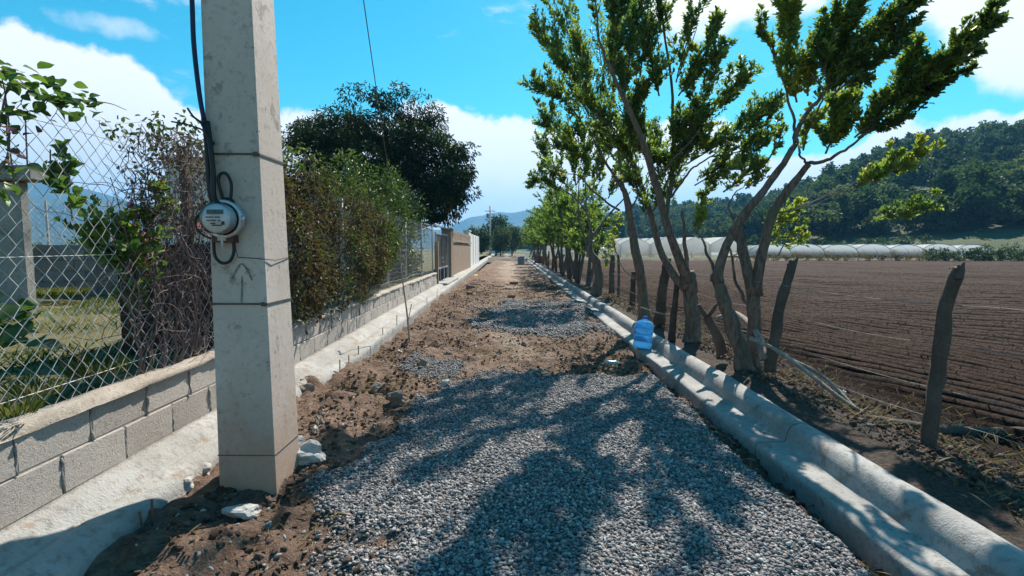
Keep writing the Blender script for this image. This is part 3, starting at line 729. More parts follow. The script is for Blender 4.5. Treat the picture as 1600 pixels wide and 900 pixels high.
# ------------------------------------------------------------------ chain link fence on the wall
fence = thing('chain_link_fence', 'diamond mesh wire fence standing on the low block wall', 'fence', (wb - .08, 4, .68))
def fence_pt(y, z):
    w = fbm(np.asarray(y) * .9, np.asarray(z) * 1.1, 71, 2) * .07 * np.clip((np.asarray(z) - .7) / .5, 0, 1)
    return np.stack([wallx(y) - .085 + w, y + 0 * z, z + fbm(np.asarray(y) * 1.3, np.asarray(z) * .2, 72, 2) * .035], 1)
ZB, ZT = .66, 2.16
def chain(y0, y1, name):
    m = MB(); hc = .0455; nw = int((y1 - y0) / hc); nz_ = int((ZT - ZB) / hc)
    for i in range(nw):
        z = ZB + np.arange(nz_ + 1) * (ZT - ZB) / nz_; k = np.arange(nz_ + 1)
        # neighbouring wires hook round one another at every crossing
        y = y0 + (i + ((k + i) % 2) * 1.0) * hc + rng.uniform(-.002, .002, nz_ + 1)
        p = fence_pt(y, z); p[:, 0] += ((k % 2) - .5) * .004
        if rng.random() < .5: p = np.concatenate([p, [p[-1] + (rng.uniform(-.01, .01), rng.uniform(-.015, .015), .03)]])
        near = y0 + i * hc < 6.5
        m.tube(p, .0023 if near else .0018, 3, cap=False)
    return m.build(name, M_steel, fence, kind='stuff')
chain(1.2, 16.3, 'wire_mesh')
for y in (3.62, 7.1, 9.9, 11.75, 14.05, 16.25):
    m = MB(); x = float(wallx(y)) - .12
    m.tube([(x, y, .6), (x, y, 1.4), (x, y, 2.2)], .026 if y > 4 else .034, 8)
    m.build('fence_post', M_steel if y > 4 else M_wood, fence, True)
tw = MB()
for z in (.8, 1.45, 2.1):
    yy = np.linspace(1.2, 16.3, 60); tw.tube(fence_pt(yy, np.full(60, z)) - np.array((.006, 0, 0)), .002, 3, cap=False)
tw.build('tension_wire', M_steel, fence, kind='stuff')

# ------------------------------------------------------------------ the big concrete pole
pole = thing('utility_pole', 'square concrete electricity pole with meter at the near left roadside', 'pole', (-1.535, 2.965, -.05))
def pole_c(z): return -1.535 - .007 * z, 2.965, .166 - .0098 * z
m = MB(); rings = []; zs = [-.25, .02, .15, .7, 1.1, 1.165, 1.5, 1.9, 2.0, 2.5, 3.2, 4.5, 6, 9]
for z in zs:
    cx, cy, h = pole_c(z); c = .005
    for (sx, sy) in ((1, -1), (1, 1), (-1, 1), (-1, -1)):
        pts = [(cx + sx * (h - c), cy + sy * h, z), (cx + sx * h, cy + sy * (h - c), z)]
        if sx * sy > 0: pts = pts[::-1]
        rings += pts
k = 8; nr = len(zs); V = np.array(rings)
i0 = (np.arange(nr - 1)[:, None] * k + np.arange(k)[None]).ravel(); j0 = (np.arange(nr - 1)[:, None] * k + ((np.arange(k) + 1) % k)[None]).ravel()
m.add(V, [np.stack([i0, j0, j0 + k, i0 + k], 1), np.array([[(nr - 1) * k + q for q in range(k)]])])
m.build('shaft', M_pole, pole)
for z in (.285, 1.165, 2.0):  # lowest ring is an added thin dark strip marking the form joint
    cx, cy, h = pole_c(z); h += .003 if z > .5 else .0005; m = MB(); t_ = .0055 if z > .5 else .002
    pts = [(cx + h, cy - h), (cx + h, cy + h), (cx - h, cy + h), (cx - h, cy - h)]
    for a in range(4):
        (xa, ya), (xb, yb) = pts[a], pts[(a + 1) % 4]
        x0, x1 = min(xa, xb) - .002, max(xa, xb) + .002; y0, y1 = min(ya, yb) - .002, max(ya, yb) + .002
        m.box(x0, x1, y0, y1, z - t_ + .0005 * a, z + t_ + .0005 * a, .0006)
    if z > .5: m.box(cx + h - .03, cx + h - .002, cy - h - .012, cy - h, z - .012, z + .012, .001)
    m.build('band_and_joint', M_band, pole)
yf = lambda z: pole_c(z)[1] - pole_c(z)[2]
def on_face(x, y, off=.004):
    p = P(x, y, 2.8); p = P(x, y, yf(p[2]) - off); return p
m = MB()                                    # hand painted arrow and smudges
def stroke(pts, w):
    pts = [on_face(*p, .0035) for p in pts]; pts = spline(pts, 12); pts = np.array(pts)
    d = unit(np.gradient(pts, axis=0)); s = np.cross(d, (0, 1, 0)); ww = w * (.7 + .5 * rng.random(12))[:, None]
    V = np.concatenate([pts - s * ww, pts + s * ww]); i = np.arange(11); m.add(V, np.stack([i, i + 1, i + 13, i + 12], 1))
stroke([(362, 437), (368, 424), (377, 412), (386, 421), (394, 438)], .005); stroke([(378, 432), (378, 448), (377, 476)], .0045)
M_smudge = plain('faded_paint', (.25, .22, .20), .95, nz=.3)
m.build('painted_arrow', M_smudge, pole)
m = MB()
for (x, y, s) in ((431, 588, .007), (434, 617, .009), (405, 205, .003), (401, 206, .003), (383, 283, .003), (405, 383, .003), (394, 206, .002), (398, 430, .003)):
    if x > 424:
        cx, cy, h = pole_c(.9); 
        t = (cx + h - 0) / ((x - 800) / F); p = P(x, y, 1.); p = P(x, y, p[1] * (cx + h + .003) / p[0])
        pts = p + np.array([(0, math.cos(a) * s * .6, math.sin(a) * s * 1.7 * rng.uniform(.7, 1.3)) for a in np.linspace(0, 5.2, 6)])
    else:
        p = on_face(x, y, .0035); pts = p + np.array([(math.cos(a) * s * rng.uniform(.8, 1.4), 0, math.sin(a) * s) for a in np.linspace(0, 5.2, 6)])
    m.add(pts, np.array([[0, 1, 2, 3, 4, 5]]))
m.build('pit_mark', plain('pit', (.045, .035, .03), 1.), pole, kind='stuff')
# thin tie wire round the shaft
m = MB(); a_ = on_face(367, 378, .02); b_ = on_face(372, 402, .01); c_ = on_face(405, 404, .006); z = c_[2]; cx, cy, h = pole_c(z)
m.tube([a_, on_face(369, 392, .02), b_, c_, (cx + h + .004, cy - h - .004, z - .004), (cx + h + .012, cy - .05, z - .012), (cx + h + .003, cy + h, z + .0)], .0022, 5)
m.build('tie_wire', M_black, pole)

# electricity meter
mc = P(357, 343, yf(1.64)); mz = mc[2]
meter = thing('electricity_meter', 'round glass electricity meter strapped to the concrete pole', 'meter', tuple(mc))
rot = Matrix.Rotation(R(90), 4, 'X')    # lathe axis z -> -y
M_mgrey = plain('meter_grey', (.42, .43, .44), .45, .2)
M_glass, _t, _o = new_mat('meter_glass'); _g = _t.nodes.new('ShaderNodeBsdfGlossy'); _g.inputs['Roughness'].default_value = .06
_tr = _t.nodes.new('ShaderNodeBsdfTransparent'); _tr.inputs[0].default_value = (.93, .97, .98, 1); _ms = _t.nodes.new('ShaderNodeMixShader'); _lw = _t.nodes.new('ShaderNodeFresnel'); _lw.inputs[0].default_value = 1.4
L(_t, _lw.outputs[0], _ms.inputs[0]); L(_t, _tr.outputs[0], _ms.inputs[1]); L(_t, _g.outputs[0], _ms.inputs[2]); L(_t, _ms.outputs[0], _o.inputs[0])
M_face = plain('meter_face', (.62, .63, .65), .5, nz=.03)
m = MB(); m.lathe([(0, 0), (.098, 0), (.102, .010), (.102, .032), (.098, .042), (.092, .044), (.088, .040), (0, .040)], 40, mc, rot=rot); m.build('socket', M_mgrey, meter, True)
m = MB(); m.lathe([(.093, .038), (.103, .038), (.106, .044), (.106, .058), (.100, .062), (.090, .060)], 40, mc, rot=rot); m.box(mc[0] + .098, mc[0] + .118, mc[1] - .062, mc[1] - .036, mz - .02, mz + .02, .002); m.build('lock_ring', plain('ring_steel', (.50, .50, .50), .35, .6), meter, True)
m = MB(); m.lathe([(.086, .045), (.084, .10), (.083, .128), (.076, .139), (.06, .142), (0, .142)], 40, mc, rot=rot); m.build('glass_dome', M_glass, meter, True)
m = MB(); m.lathe([(0, .118), (.079, .118), (.080, .114), (.080, .05), (.07, .048)], 40, mc, rot=rot); m.build('face_plate', M_face, meter, True)
fy = mc[1] - .121
m = MB(); m.box(mc[0] - .046, mc[0] + .042, fy - .003, fy, mz + .022, mz + .046); m.build('display', plain('lcd', (.05, .055, .06), .25), meter)
m = MB()
for (x0, x1, z) in ((-.055, -.012, .006), (-.006, .018, .006), (-.05, -.03, -.012), (-.024, .0, -.012), (.012, .02, -.012), (-.022, .026, -.038), (-.03, -.008, -.028)):
    kx = x0
    while kx < x1: w = rng.uniform(.0025, .006); m.box(mc[0] + kx, mc[0] + kx + w, fy - .0015, fy, mz + z - .003, mz + z + .0035); kx += w + .0018
for q in range(4): m.box(mc[0] + .030 + .009 * (q % 2), mc[0] + .037 + .009 * (q % 2), fy - .0015, fy, mz - .02 - .010 * (q // 2) - .006, mz - .012 - .010 * (q // 2) - .004)
m.build('print', plain('print_black', (.02, .02, .025), .6), meter)
m = MB(); p = on_face(356, 373, 0)
m.box(p[0] - .055, p[0] + .06, p[1] - .05, p[1] + .004, p[2] - .022, p[2] + .022, .002); m.build('terminal_box', plain('dull_red', (.085, .035, .03), .7), meter)
m = MB(); m.box(p[0] - .008, p[0] + .004, p[1] - .056, p[1] - .046, p[2] - .05, p[2] + .03, .001); m.box(p[0] - .028, p[0] + .02, p[1] - .054, p[1] - .05, p[2] - .012, p[2] + .012, .001); m.build('seal_tag', M_mgrey, meter)
m = MB(); p = on_face(358, 313, 0); m.lathe([(0, 0), (.034, 0), (.034, .03), (.028, .045), (0, .045)], 14, p + np.array((0, .0, -.02)), rot=Matrix.Rotation(R(90), 4, 'X')); m.build('gland', M_black, meter, True)

# cables
def cable(name, pts, r, mat, label, group=None, n=8, sm=40):
    m = MB(); m.tube(spline(pts, sm), r, n); p0 = pts[len(pts) // 2]
    o = m.build(name, mat, None, True, loc=tuple(p0)); return tag(o, label, 'cable', group)
def F_(x, y, off): return P(x, y, yf(min(3, P(x, y, 2.8)[2])) - off)
top = P(300, 0, 2.80)
blue = [top + (-.02, .06, 2.6), top + (-.03, .02, 1.2), top + (-.004, 0, .35), top, P(303, 70, 2.8), P(312, 150, 2.79), P(322, 205, 2.785), P(327, 255, 2.78), P(331, 305, 2.77)]
cable('service_cable', blue, .0125, M_bluec, 'thick blue-black cable hanging down the left side of the pole')
cable('service_cable', [P(324, 190, 2.78), P(329, 230, 2.765), P(333, 270, 2.76), P(334, 305, 2.76), P(341, 318, 2.75), P(352, 322, 2.745)], .014, M_black, 'thick black cable beside the blue one above the meter')
cable('service_cable', [P(318, 185, 2.78), P(322, 215, 2.775), P(325, 260, 2.77), P(328, 300, 2.77), P(336, 330, 2.76), P(342, 350, 2.75)], .013, M_black, 'outer black cable running behind the meter rim')
cable('loop_cable', [F_(350, 316, .035), F_(345, 300, .04), F_(341, 280, .04), F_(346, 271, .04), F_(354, 272, .04), F_(361, 286, .04), F_(361, 304, .04), F_(359, 316, .035)], .0088, M_black, 'black cable looped above the meter')
cable('loop_cable', [F_(334, 360, .02), F_(334, 385, .03), F_(337, 402, .035), F_(347, 411, .035), F_(359, 408, .035), F_(365, 395, .035), F_(365, 378, .03)], .0088, M_black, 'black cable looped below the meter')
cable('loop_cable', [F_(323, 332, .02), F_(312, 334, .03), F_(305, 345, .03), F_(308, 358, .03), F_(317, 367, .03), F_(330, 373, .02)], .0052, M_black, 'thin black cable loop left of the meter')
cable('tail_cable', [P(329, 226, 2.77), P(318, 205, 2.77), P(303, 198, 2.78), P(286, 193, 2.79), P(268, 190, 2.80)], .0045, M_black, 'thin wire stub pointing left from the cable bundle')
cable('tail_cable', [P(328, 222, 2.76), P(318, 200, 2.75), P(312, 190, 2.75), P(302, 182, 2.75), P(293, 169, 2.75)], .0055, M_black, 'thin wire end with a taped tip above the pointing stub')
m = MB(); pp = F_(331, 224, .0); m.lathe([(0, 0), (.016, 0), (.018, .012), (.012, .03), (0, .032)], 12, F_(331, 224, .005), rot=rot); o = m.build('cable_clamp', M_black, None, True, loc=tuple(pp)); tag(o, 'small black clamp holding the cables on the pole side', 'clamp')
pA = np.array((-1.56, 2.98, 8.8)); pB = P(607, 268, 14.0)
pts = [pA * (1 - t) + pB * t - np.array((0, 0, .55 * 4 * t * (1 - t) * .3)) for t in np.linspace(0, 1, 14)]
cable('overhead_cable', pts, .009, plain('grey_cable', (.09, .09, .10), .6), 'single thin cable slanting down the sky from the pole top', sm=60)

# ------------------------------------------------------------------ vines on the near fence
dv = thing('dry_vine', 'leafless tangled brown vine climbing the chain link fence left of the pole', 'vine', (float(wallx(3.3)), 3.3, .7))
m = MB()
def fx(x, y, off=.0): 
    d = 780 * 2.23 / (785 - x); return P(x, y, d) + np.array((off, 0, 0))
for i in range(360):
    x0 = 205 + 128 * rng.random() ** .8; y0 = rng.uniform(200, 545); y0 = max(y0, 205 + 25 * (x0 < 230)) 
    p = fx(x0, y0, rng.uniform(-.10, .05)); d = unit(np.array((rng.normal() * .15, rng.normal(), rng.normal() * 1.2 + .2))); pts = [p]
    L_ = rng.uniform(.2, .6); k = 11; cz = rng.normal() * .7
    for j in range(k):
        d = unit(d + np.array((rng.normal() * .18, rng.normal() * .38 + cz * d[2] * .35, rng.normal() * .38 - cz * d[1] * .35)))
        p = p + d * L_ / k
        p[0] = min(p[0], float(wallx(p[1])) + .06); 
        if p[2] > 2.2: d[2] = -abs(d[2])
        pts.append(p.copy())
    m.tube(pts, np.linspace(.0034, .0014, len(pts)) * rng.uniform(.6, 1.3), 3, cap=False)
for i in range(26):
    y = rng.uniform(3.0, 3.75); z0 = .62; pts = [(float(wallx(y)) - .12, y, z0)]
    for z in np.linspace(.8, rng.uniform(1.5, 2.1), 7): y += rng.normal() * .05; pts.append((float(wallx(y)) - .09 + rng.normal() * .025, y, z))
    m.tube(spline(pts, 16), np.linspace(.009, .003, 16) * rng.uniform(.5, 1.2), 5)
m.build('stem', plain('vine_stem', (.17, .125, .12), .95), dv, kind='stuff')
m = MB()
lv = Leaves(); n = 700; x = 205 + 128 * rng.random(n); y = rng.uniform(205, 540, n); p = np.array([fx(a, b, rng.uniform(-.1, .05)) for a, b in zip(x, y)])
lv.add(p, rng.normal(size=(n, 3)), rng.normal(size=(n, 3)), .03, .018, np.clip(rng.random(n) * .35, 0, 1)); lv.build('leaf_scrap', M_hedge, dv)
def spray_plant(name, label, path_px, n, rad, ll, lw, mat, tint, depth_off=0., stemr=.004, per=9, at=None):
    pts = [fx(x, y, depth_off) for x, y in path_px] if at is None else [P(x, y, at) for x, y in path_px]
    b = pts[0]; t = thing(name, label, 'plant', tuple(b)); lv = Leaves(); lv.plume(pts, rad, n, ll, lw, tint, per, .4, .3); lv.build('foliage', mat, t)
    m = MB(); m.tube(spline(pts, 14), np.linspace(stemr, stemr * .4, 14), 5); m.build('stem', M_twig, t); return t
spray_plant('climbing_vine', 'small green leafy shoot hanging high in the fence mesh', [(122, 345), (118, 310), (112, 285), (106, 240)], 110, .09, .055, .036, M_vine, (.15, .6), -.03)
spray_plant('climbing_vine', 'bright yellow-green shoot in front of the dry vine tangle', [(232, 395), (238, 350), (246, 310), (240, 292)], 320, .12, .04, .022, M_vine, (.5, .85), .0)
spray_plant('climbing_vine', 'green leafy shoot low on the fence beside the dark shed', [(232, 500), (225, 440), (212, 405), (190, 380), (212, 358)], 420, .19, .06, .038, M_vine, (.25, .75), -.06)
# purple flowered vine at the far left, every leaf a piece
tl = thing('bougainvillea_vine', 'vine with big green leaves and purple bracts over the fence top corner', 'vine', tuple(fx(0, 250)))
def big_leaf_mesh(seed, w=.62):
    r = random.Random(seed); k = 7; V = []; 
    prof = [0, .62, .95, 1, .84, .5, 0]
    for j in range(k):
        t = j / (k - 1); c = -.18 * t * t
        V.append((0, t, c)); V.append((-prof[j] * w * .5, t * .97 + .01, c + prof[j] * .11 + r.uniform(-.02, .02))); V.append((prof[j] * w * .5, t * .97 + .01, c + prof[j] * .11 + r.uniform(-.02, .02)))
    f = []
    for j in range(k - 1):
        a, b = j * 3, (j + 1) * 3; f += [(a, b, b + 1, a + 1), (a, a + 2, b + 2, b)]
    return V, f
def big_leaves(parent, name, centers, size, tintr, mat, w=.62):
    meshes = []
    for i in range(5):
        V, f = big_leaf_mesh(i, w); meshes.append(mesh_from(name, V, np.array(f), mat, True, {'tint': np.full(len(V), tintr[0] + (tintr[1] - tintr[0]) * i / 4)}))
    for p in centers:
        o = link(name, meshes[rng.integers(0, 5)], parent); o.location = np.array(p) - np.array(parent.location)
        s = size * rng.uniform(.7, 1.2); o.scale = (s, s, s); o.rotation_euler = (rng.uniform(-.9, .7), rng.uniform(-.7, .7), rng.uniform(0, 6.28))
cen = []
for (x0, x1, y0, y1, n) in ((-40, 35, 95, 180, 54), (30, 60, 115, 180, 16), (48, 82, 130, 175, 20), (82, 104, 150, 165, 5), (104, 135, 142, 178, 18), (138, 155, 178, 192, 2), (-40, 12, 175, 330, 22), (0, 25, 245, 300, 6), (60, 85, 120, 130, 3)):
    for _ in range(n): cen.append(fx(rng.uniform(x0, x1), rng.uniform(y0, y1), rng.uniform(-.06, .12)))
big_leaves(tl, 'leaf', cen, .060, (.05, .66), M_vine, .78)
cen = [fx(rng.uniform(-30, 30), rng.uniform(185, 262), rng.uniform(-.06, .1)) for _ in range(26)] + [fx(90, 192), fx(18, 235), fx(24, 243), fx(4, 160), fx(12, 170)]
big_leaves(tl, 'bract', cen, .042, (.97, 1.), M_vine, .9)
m = MB()
for pl in ([(-30, 330), (-5, 200), (12, 130), (40, 140), (75, 160), (105, 165)], [(110, 155), (140, 158), (170, 162), (195, 172)], [(-20, 300), (10, 235), (5, 150), (-10, 90)], [(-40, 150), (0, 110), (40, 135)], [(20, 300), (14, 250), (6, 190)]):
    m.tube(spline([fx(x, y, .01) for x, y in pl], 22), np.linspace(.005, .0018, 22), 5)
m.build('stem', M_twig, tl)
# broad leaved plant low at the left edge
sq = thing('squash_plant', 'broad dark leaved plant low at the left edge behind the mesh', 'plant', tuple(P(15, 560, 3.0)))
big_leaves(sq, 'leaf', [P(rng.uniform(-30, 62), rng.uniform(470, 548), 3.0 + rng.uniform(-.3, .3)) for _ in range(34)], .11, (.0, .25), M_vine, .95)

# ------------------------------------------------------------------ yard behind the fence
def rect_block(name, label, cat, x0, x1, y0, y1, z0, z1, mat, rz=0):
    m = MB(); m.bevbox(x0, x1, y0, y1, z0, z1, .01); o = m.build(name, mat, None, loc=((x0 + x1) / 2, (y0 + y1) / 2, z0)); return tag(o, label, cat)
M_oldc = rough_mat('old_concrete', [(.24, .235, .22), (.33, .32, .30), (.17, .16, .15)], 1.5, 25, .006, .95, .05, stain=((.12, .1, .08), 4, .56, .6))
sh = thing('concrete_shed', 'unfinished grey concrete shed with flat slab roof at the far left', 'shed', (-6.6, 6.3, .55))
m = MB(); m.bevbox(-8.2, -5.85, 6.0, 6.12, .5, 2.27, .01); m.build('wall', M_oldc, sh)
m = MB(); m.bevbox(-8.4, -5.62, 5.9, 6.2, 2.28, 2.45, .012); m.build('roof_slab', M_oldc, sh)
for i, x in enumerate((-6.3, -6.15, -6.02, -6.7, -5.92)):
    m = MB(); h = (.75, .8, .62, .5, .3)[i]; m.tube([(x, 6.1 + .1 * i, 2.44), (x + .02, 6.1 + .1 * i, 2.44 + h)], .009, 5); m.build('rebar', M_bar, sh)
m = MB(); m.box(-7.6, -7.0, 5.975, 5.995, 1.25, 1.9); m.build('window', plain('dark_opening', (.03, .03, .03), .8), sh)
# back wall of blocks
bw_ = thing('back_wall', 'grey block wall with mesh on top across the back of the yard', 'wall', (-6.5, 9.3, .5))
BB = []
for s_ in range(4):
    m = MB(); m.bevbox(-.198, .198, -.075, .075, -.095, .095, .006, .003); BB.append(mesh_from('concrete_block', np.concatenate(m.V), [np.concatenate(v) for v in m.F.values()], M_shadedblock))
for r_ in range(5):
    for i in range(13):
        o = link('concrete_block', BB[rng.integers(0, 4)], bw_); o.location = np.array((-8.9 + .405 * i + (.2 if r_ % 2 else 0), 9.3 + rng.uniform(-.004, .004), .56 + .2 * r_)) - np.array(bw_.location)
m = MB(); m.box(-9.1, -3.5, 9.24, 9.285, .4, 1.54); m.build('mortar_bed', M_shadedblock, bw_)
for x in (-8.6, -7.45, -6.3, -5.2, -4.1):
    m = MB(); m.tube([(x, 9.3, 1.5), (x, 9.3, 2.35)], .022, 6); m.build('fence_post', M_steel, bw_)
m = MB(); hc = .06
for i in range(int(5.2 / hc)):
    k = np.arange(15); m.tube(np.stack([-8.9 + (i + (k + i) % 2) * hc, np.full(15, 9.3), 1.54 + k * .055], 1), .0022, 3, cap=False)
m.build('wire_mesh', M_steel, bw_, kind='stuff')
# rusty sheet shed
sd = thing('sheet_metal_shed', 'low dark rusty sheet metal shed beside the pole behind the fence', 'shed', (-2.75, 4.5, .6))
M_rust = rough_mat('rusty_sheet', [(.055, .022, .018), (.095, .035, .028), (.035, .018, .016)], 3, 20, .003, .8, .1)
for i in range(4):
    m = MB(); x0 = -3.36 + .25 * i; k = 13; xx = np.linspace(x0, x0 + .246, k); yy = 4.25 + .010 * np.sin(np.arange(k) * math.pi / 1.5) + .004 * (i % 2)
    V = np.concatenate([np.stack([xx, yy, np.full(k, .55)], 1), np.stack([xx, yy, np.full(k, 1.50 + .01 * i)], 1), np.stack([xx, yy + .003, np.full(k, .55)], 1), np.stack([xx, yy + .003, np.full(k, 1.50 + .01 * i)], 1)])
    i_ = np.arange(k - 1); m.add(V, np.concatenate([np.stack([i_, i_ + 1, i_ + 1 + k, i_ + k], 1), np.stack([i_ + 2 * k, i_ + 3 * k, i_ + 1 + 3 * k, i_ + 1 + 2 * k], 1), np.stack([i_ + k, i_ + 1 + k, i_ + 1 + 3 * k, i_ + 3 * k], 1)])); m.build('metal_sheet', M_rust, sd)
m = MB(); m.box(-3.38, -2.36, 4.30, 5.6, 1.46, 1.50, .004); m.build('roof', M_rust, sd)
for x in (-3.36, -2.385):
    m = MB(); m.tube([(x, 4.32, .5), (x + .01, 4.32, 1.55)], .035, 7, rough=.1); m.build('corner_post', M_wood, sd, True)
m = MB(); m.box(-3.37, -3.34, 4.34, 5.6, .5, 1.46, .003); m.build('side_panel', M_rust, sd)
# yard odds: weed mound, orange fruit
for (x, y, d, r_, nn, lab) in ((85, 452, 8., .42, 1500, 'dry yellow green weed heap against the back wall'), (55, 600, 2.5, .09, 200, 'tuft of fresh green grass just behind the fence'), (150, 560, 2.9, .12, 260, 'small pale grass tuft in the yard under the mesh'), (20, 640, 2.2, .08, 160, 'dark green tuft growing at the left corner of the wall top')):
    c = P(x, y, d); c[2] = max(.62, min(c[2], .75)); t = thing('weed_tuft', lab, 'weeds', tuple(c)); lv = Leaves(); n = nn
    a = rng.uniform(0, 6.3, n); rr = r_ * np.sqrt(rng.random(n)); p = c + np.stack([np.cos(a) * rr, np.sin(a) * rr, -.02 + 0 * a], 1)
    lv.add(p, np.stack([np.cos(a) * .5, np.sin(a) * .5, rng.uniform(.4, 1.2, n)], 1), rng.normal(size=(n, 3)), min(r_, .12) * rng.uniform(.5, 1.2, n), .005 if r_ < .3 else .012, np.clip(rng.random(n) * .7 + .3, 0, 1)); lv.build('blade', M_grass, t)
def rock(name, p, s, mat, label, cat='rock', seed=0, flat=.65, rough=.35, rot=None, group=None):
    me = stone_mesh(name, mat, seed, flat, 3, rough)
    for pl in me.polygons: pl.use_smooth = False
    o = link(name, me, None, tuple(p)); o.scale = s if isinstance(s, tuple) else (s, s, s); o.rotation_euler = rot or (rng.uniform(-.3, .3), rng.uniform(-.3, .3), rng.uniform(0, 6)); return tag(o, label, cat, group)
rock('fruit', P(128, 560, 3.2) , (.07, .05, .05), plain('orange_peel', (.55, .17, .02), .6), 'small orange fallen fruit in the shade behind the mesh', 'fruit', 5)

# vine hedge leaning over the fence, beyond the pole
hg = thing('vine_hedge', 'dense brown and green vine smothering the fence right behind the pole', 'hedge', (float(wallx(7)) - .3, 7, .6))
lv = Leaves(); m = MB()
def htop(y): return np.interp(y, [4.0, 4.6, 5.2, 6.0, 7.0, 8.0, 9.0, 9.7, 10.2], [2.45, 2.62, 2.62, 2.55, 2.45, 2.42, 2.35, 2.15, 1.9])
def hbot(y): return np.interp(y, [4.0, 5.0, 6.0, 7.0, 8.0, 9.0, 9.7, 10.2], [.8, .72, .68, .72, .85, 1.05, 1.3, 1.5])
for i in range(760):
    y = 4.0 + 5.8 * rng.random() ** 1.05; zt, zb_ = float(htop(y)), float(hbot(y)); z = zb_ + (zt - zb_) * rng.random() ** .85
    u = (z - zb_) / (zt - zb_); bul = .13 * math.sin(min(1, u * 1.25) * math.pi) + fbm(np.array([y * 1.6]), np.array([z * 1.8]), 91, 2)[0] * .28
    outer = rng.random() < .7
    x = float(wallx(y)) - .02 + bul if outer else float(wallx(y)) - rng.uniform(.1, .8)
    if z > zt - .3: x = float(wallx(y)) - rng.uniform(-.1, .9)
    green = .62 if (y > 8.6 or z > zt - .22 or (y < 4.9 and z > 2.2)) else rng.choice([.12, .26, .42, .58], p=[.3, .25, .25, .2])
    c = np.array((x, y, z)); r_ = rng.uniform(.10, .2)
    if y < 4.8 and z < 1.75 and rng.random() < .75: continue
    lv.cloud(c, (r_ * .8, r_, r_), 34, .052, .024, (green - .06, green + .12), .3, .6)
lv.build('foliage', M_hedge, hg)
for i in range(90):
    y = rng.uniform(4.1, 10); z = float(htop(y)) - rng.uniform(0, .7); pts = [np.array((float(wallx(y)) + rng.uniform(-.2, .12), y, z))]; d = np.array((rng.uniform(-.1, .3), rng.normal() * .4, rng.uniform(-.6, .6)))
    for j in range(9):
        d = d + np.array((0, rng.normal() * .15, -.13)); pts.append(pts[-1] + d * .09); pts[-1][2] = max(pts[-1][2], .7)
    m.tube(pts, .0028, 3, cap=False)
for i in range(14):
    y = rng.uniform(4.4, 9.5); x = float(wallx(y)) - .3; m.tube(spline([(x, y, .55), (x + .05, y + rng.normal() * .1, 1.2), (x + .12, y + rng.normal() * .2, 2.0)], 8), .02, 5)
m.build('stem', M_twig, hg, kind='stuff')
def bush(name, label, cat, c, r, nclump, per, ll, lw, mat, tint, droop=.2, stems=6, group=None, cr=.28):
    t = thing(name, label, cat, (c[0], c[1], c[2] - r[2]), group); lv = Leaves()
    for i in range(nclump):
        v = unit(rng.normal(size=3)) * rng.uniform(.45, 1.0); p = np.array(c) + v * np.array(r)
        q = rng.uniform(.7, 1.3) * cr
        lv.cloud(p, np.array(r) * q, per, ll, lw, (tint[0], tint[1]), .3, droop)
    lv.build('foliage', mat, t); m = MB()
    for i in range(stems):
        a = rng.uniform(0, 6.3); m.tube(spline([(c[0] + .1 * math.cos(a) * r[0], c[1] + .1 * math.sin(a) * r[1], c[2] - r[2] * 1.05), (c[0] + .4 * math.cos(a) * r[0], c[1] + .4 * math.sin(a) * r[1], c[2] - .2 * r[2]), (c[0] + .7 * math.cos(a) * r[0], c[1] + .7 * math.sin(a) * r[1], c[2] + .5 * r[2])], 8), np.linspace(.03, .01, 8) * max(1, r[2] / 1.5), 5)
    m.build('stem', M_bark, t); return t
M_green = leaf_mat('garden_leaf', [(0, (.02, .042, .015)), (.5, (.045, .082, .022)), (1, (.13, .18, .04))], .3, .5, .4)
bush('garden_shrub', 'bright green leafy shrub rising over the fence in front of the mango tree', 'shrub', (-3.35, 11.4, 2.2), (1.0, 1.6, 1.35), 90, 70, .11, .035, M_green, (.2, .9))
bush('garden_shrub', 'feathery green shrub by the steel posts before the gate', 'shrub', (-3.3, 14.2, 2.1), (.8, 1.5, 1.5), 70, 70, .13, .03, M_green, (.05, .5))
bush('garden_shrub', 'low green growth filling the fence bottom before the gate', 'shrub', (-3.2, 12.8, 1.1), (.6, 3., .55), 70, 60, .09, .035, M_green, (.0, .4))

# mango tree
def crown_tree(name, label, base, clumps, mat, ll, lw, per, trunk_r, droop, tint, limbs, group=None, barkm=None, cat='tree'):
    t = thing(name, label, cat, tuple(base), group); lv = Leaves(); m = MB(); base = np.array(base)
    cs = np.array([c for c, _ in clumps]); mid = cs.mean(0)
    for c, r in clumps: lv.cloud(c, r, per, ll, lw, tint, .62, droop)
    fork = base + (mid - base) * .35; fork[:2] = base[:2] + (mid - base)[:2] * .15
    m.tube(spline([base - (0, 0, .2), (base + fork) / 2 + rng.normal(size=3) * .05 * trunk_r, fork], 8), np.linspace(trunk_r, trunk_r * .75, 8), 9, rough=.06); m.build('trunk', barkm or M_bark, t, True); m = MB()
    for i in rng.choice(len(clumps), min(limbs, len(clumps)), replace=False):
        e = cs[i]; mm = (fork + e) / 2 + rng.normal(size=3) * .1 * np.linalg.norm(e - fork) + np.array((0, 0, .05)); m.tube(spline([fork, mm, e], 9), np.linspace(trunk_r * .5, trunk_r * .1, 9), 6)
    m.build('limb', barkm or M_bark, t, True); lv.build('crown', mat, t); return t
cl_ = []
MC = np.array((-5.6, 22., 5.0))
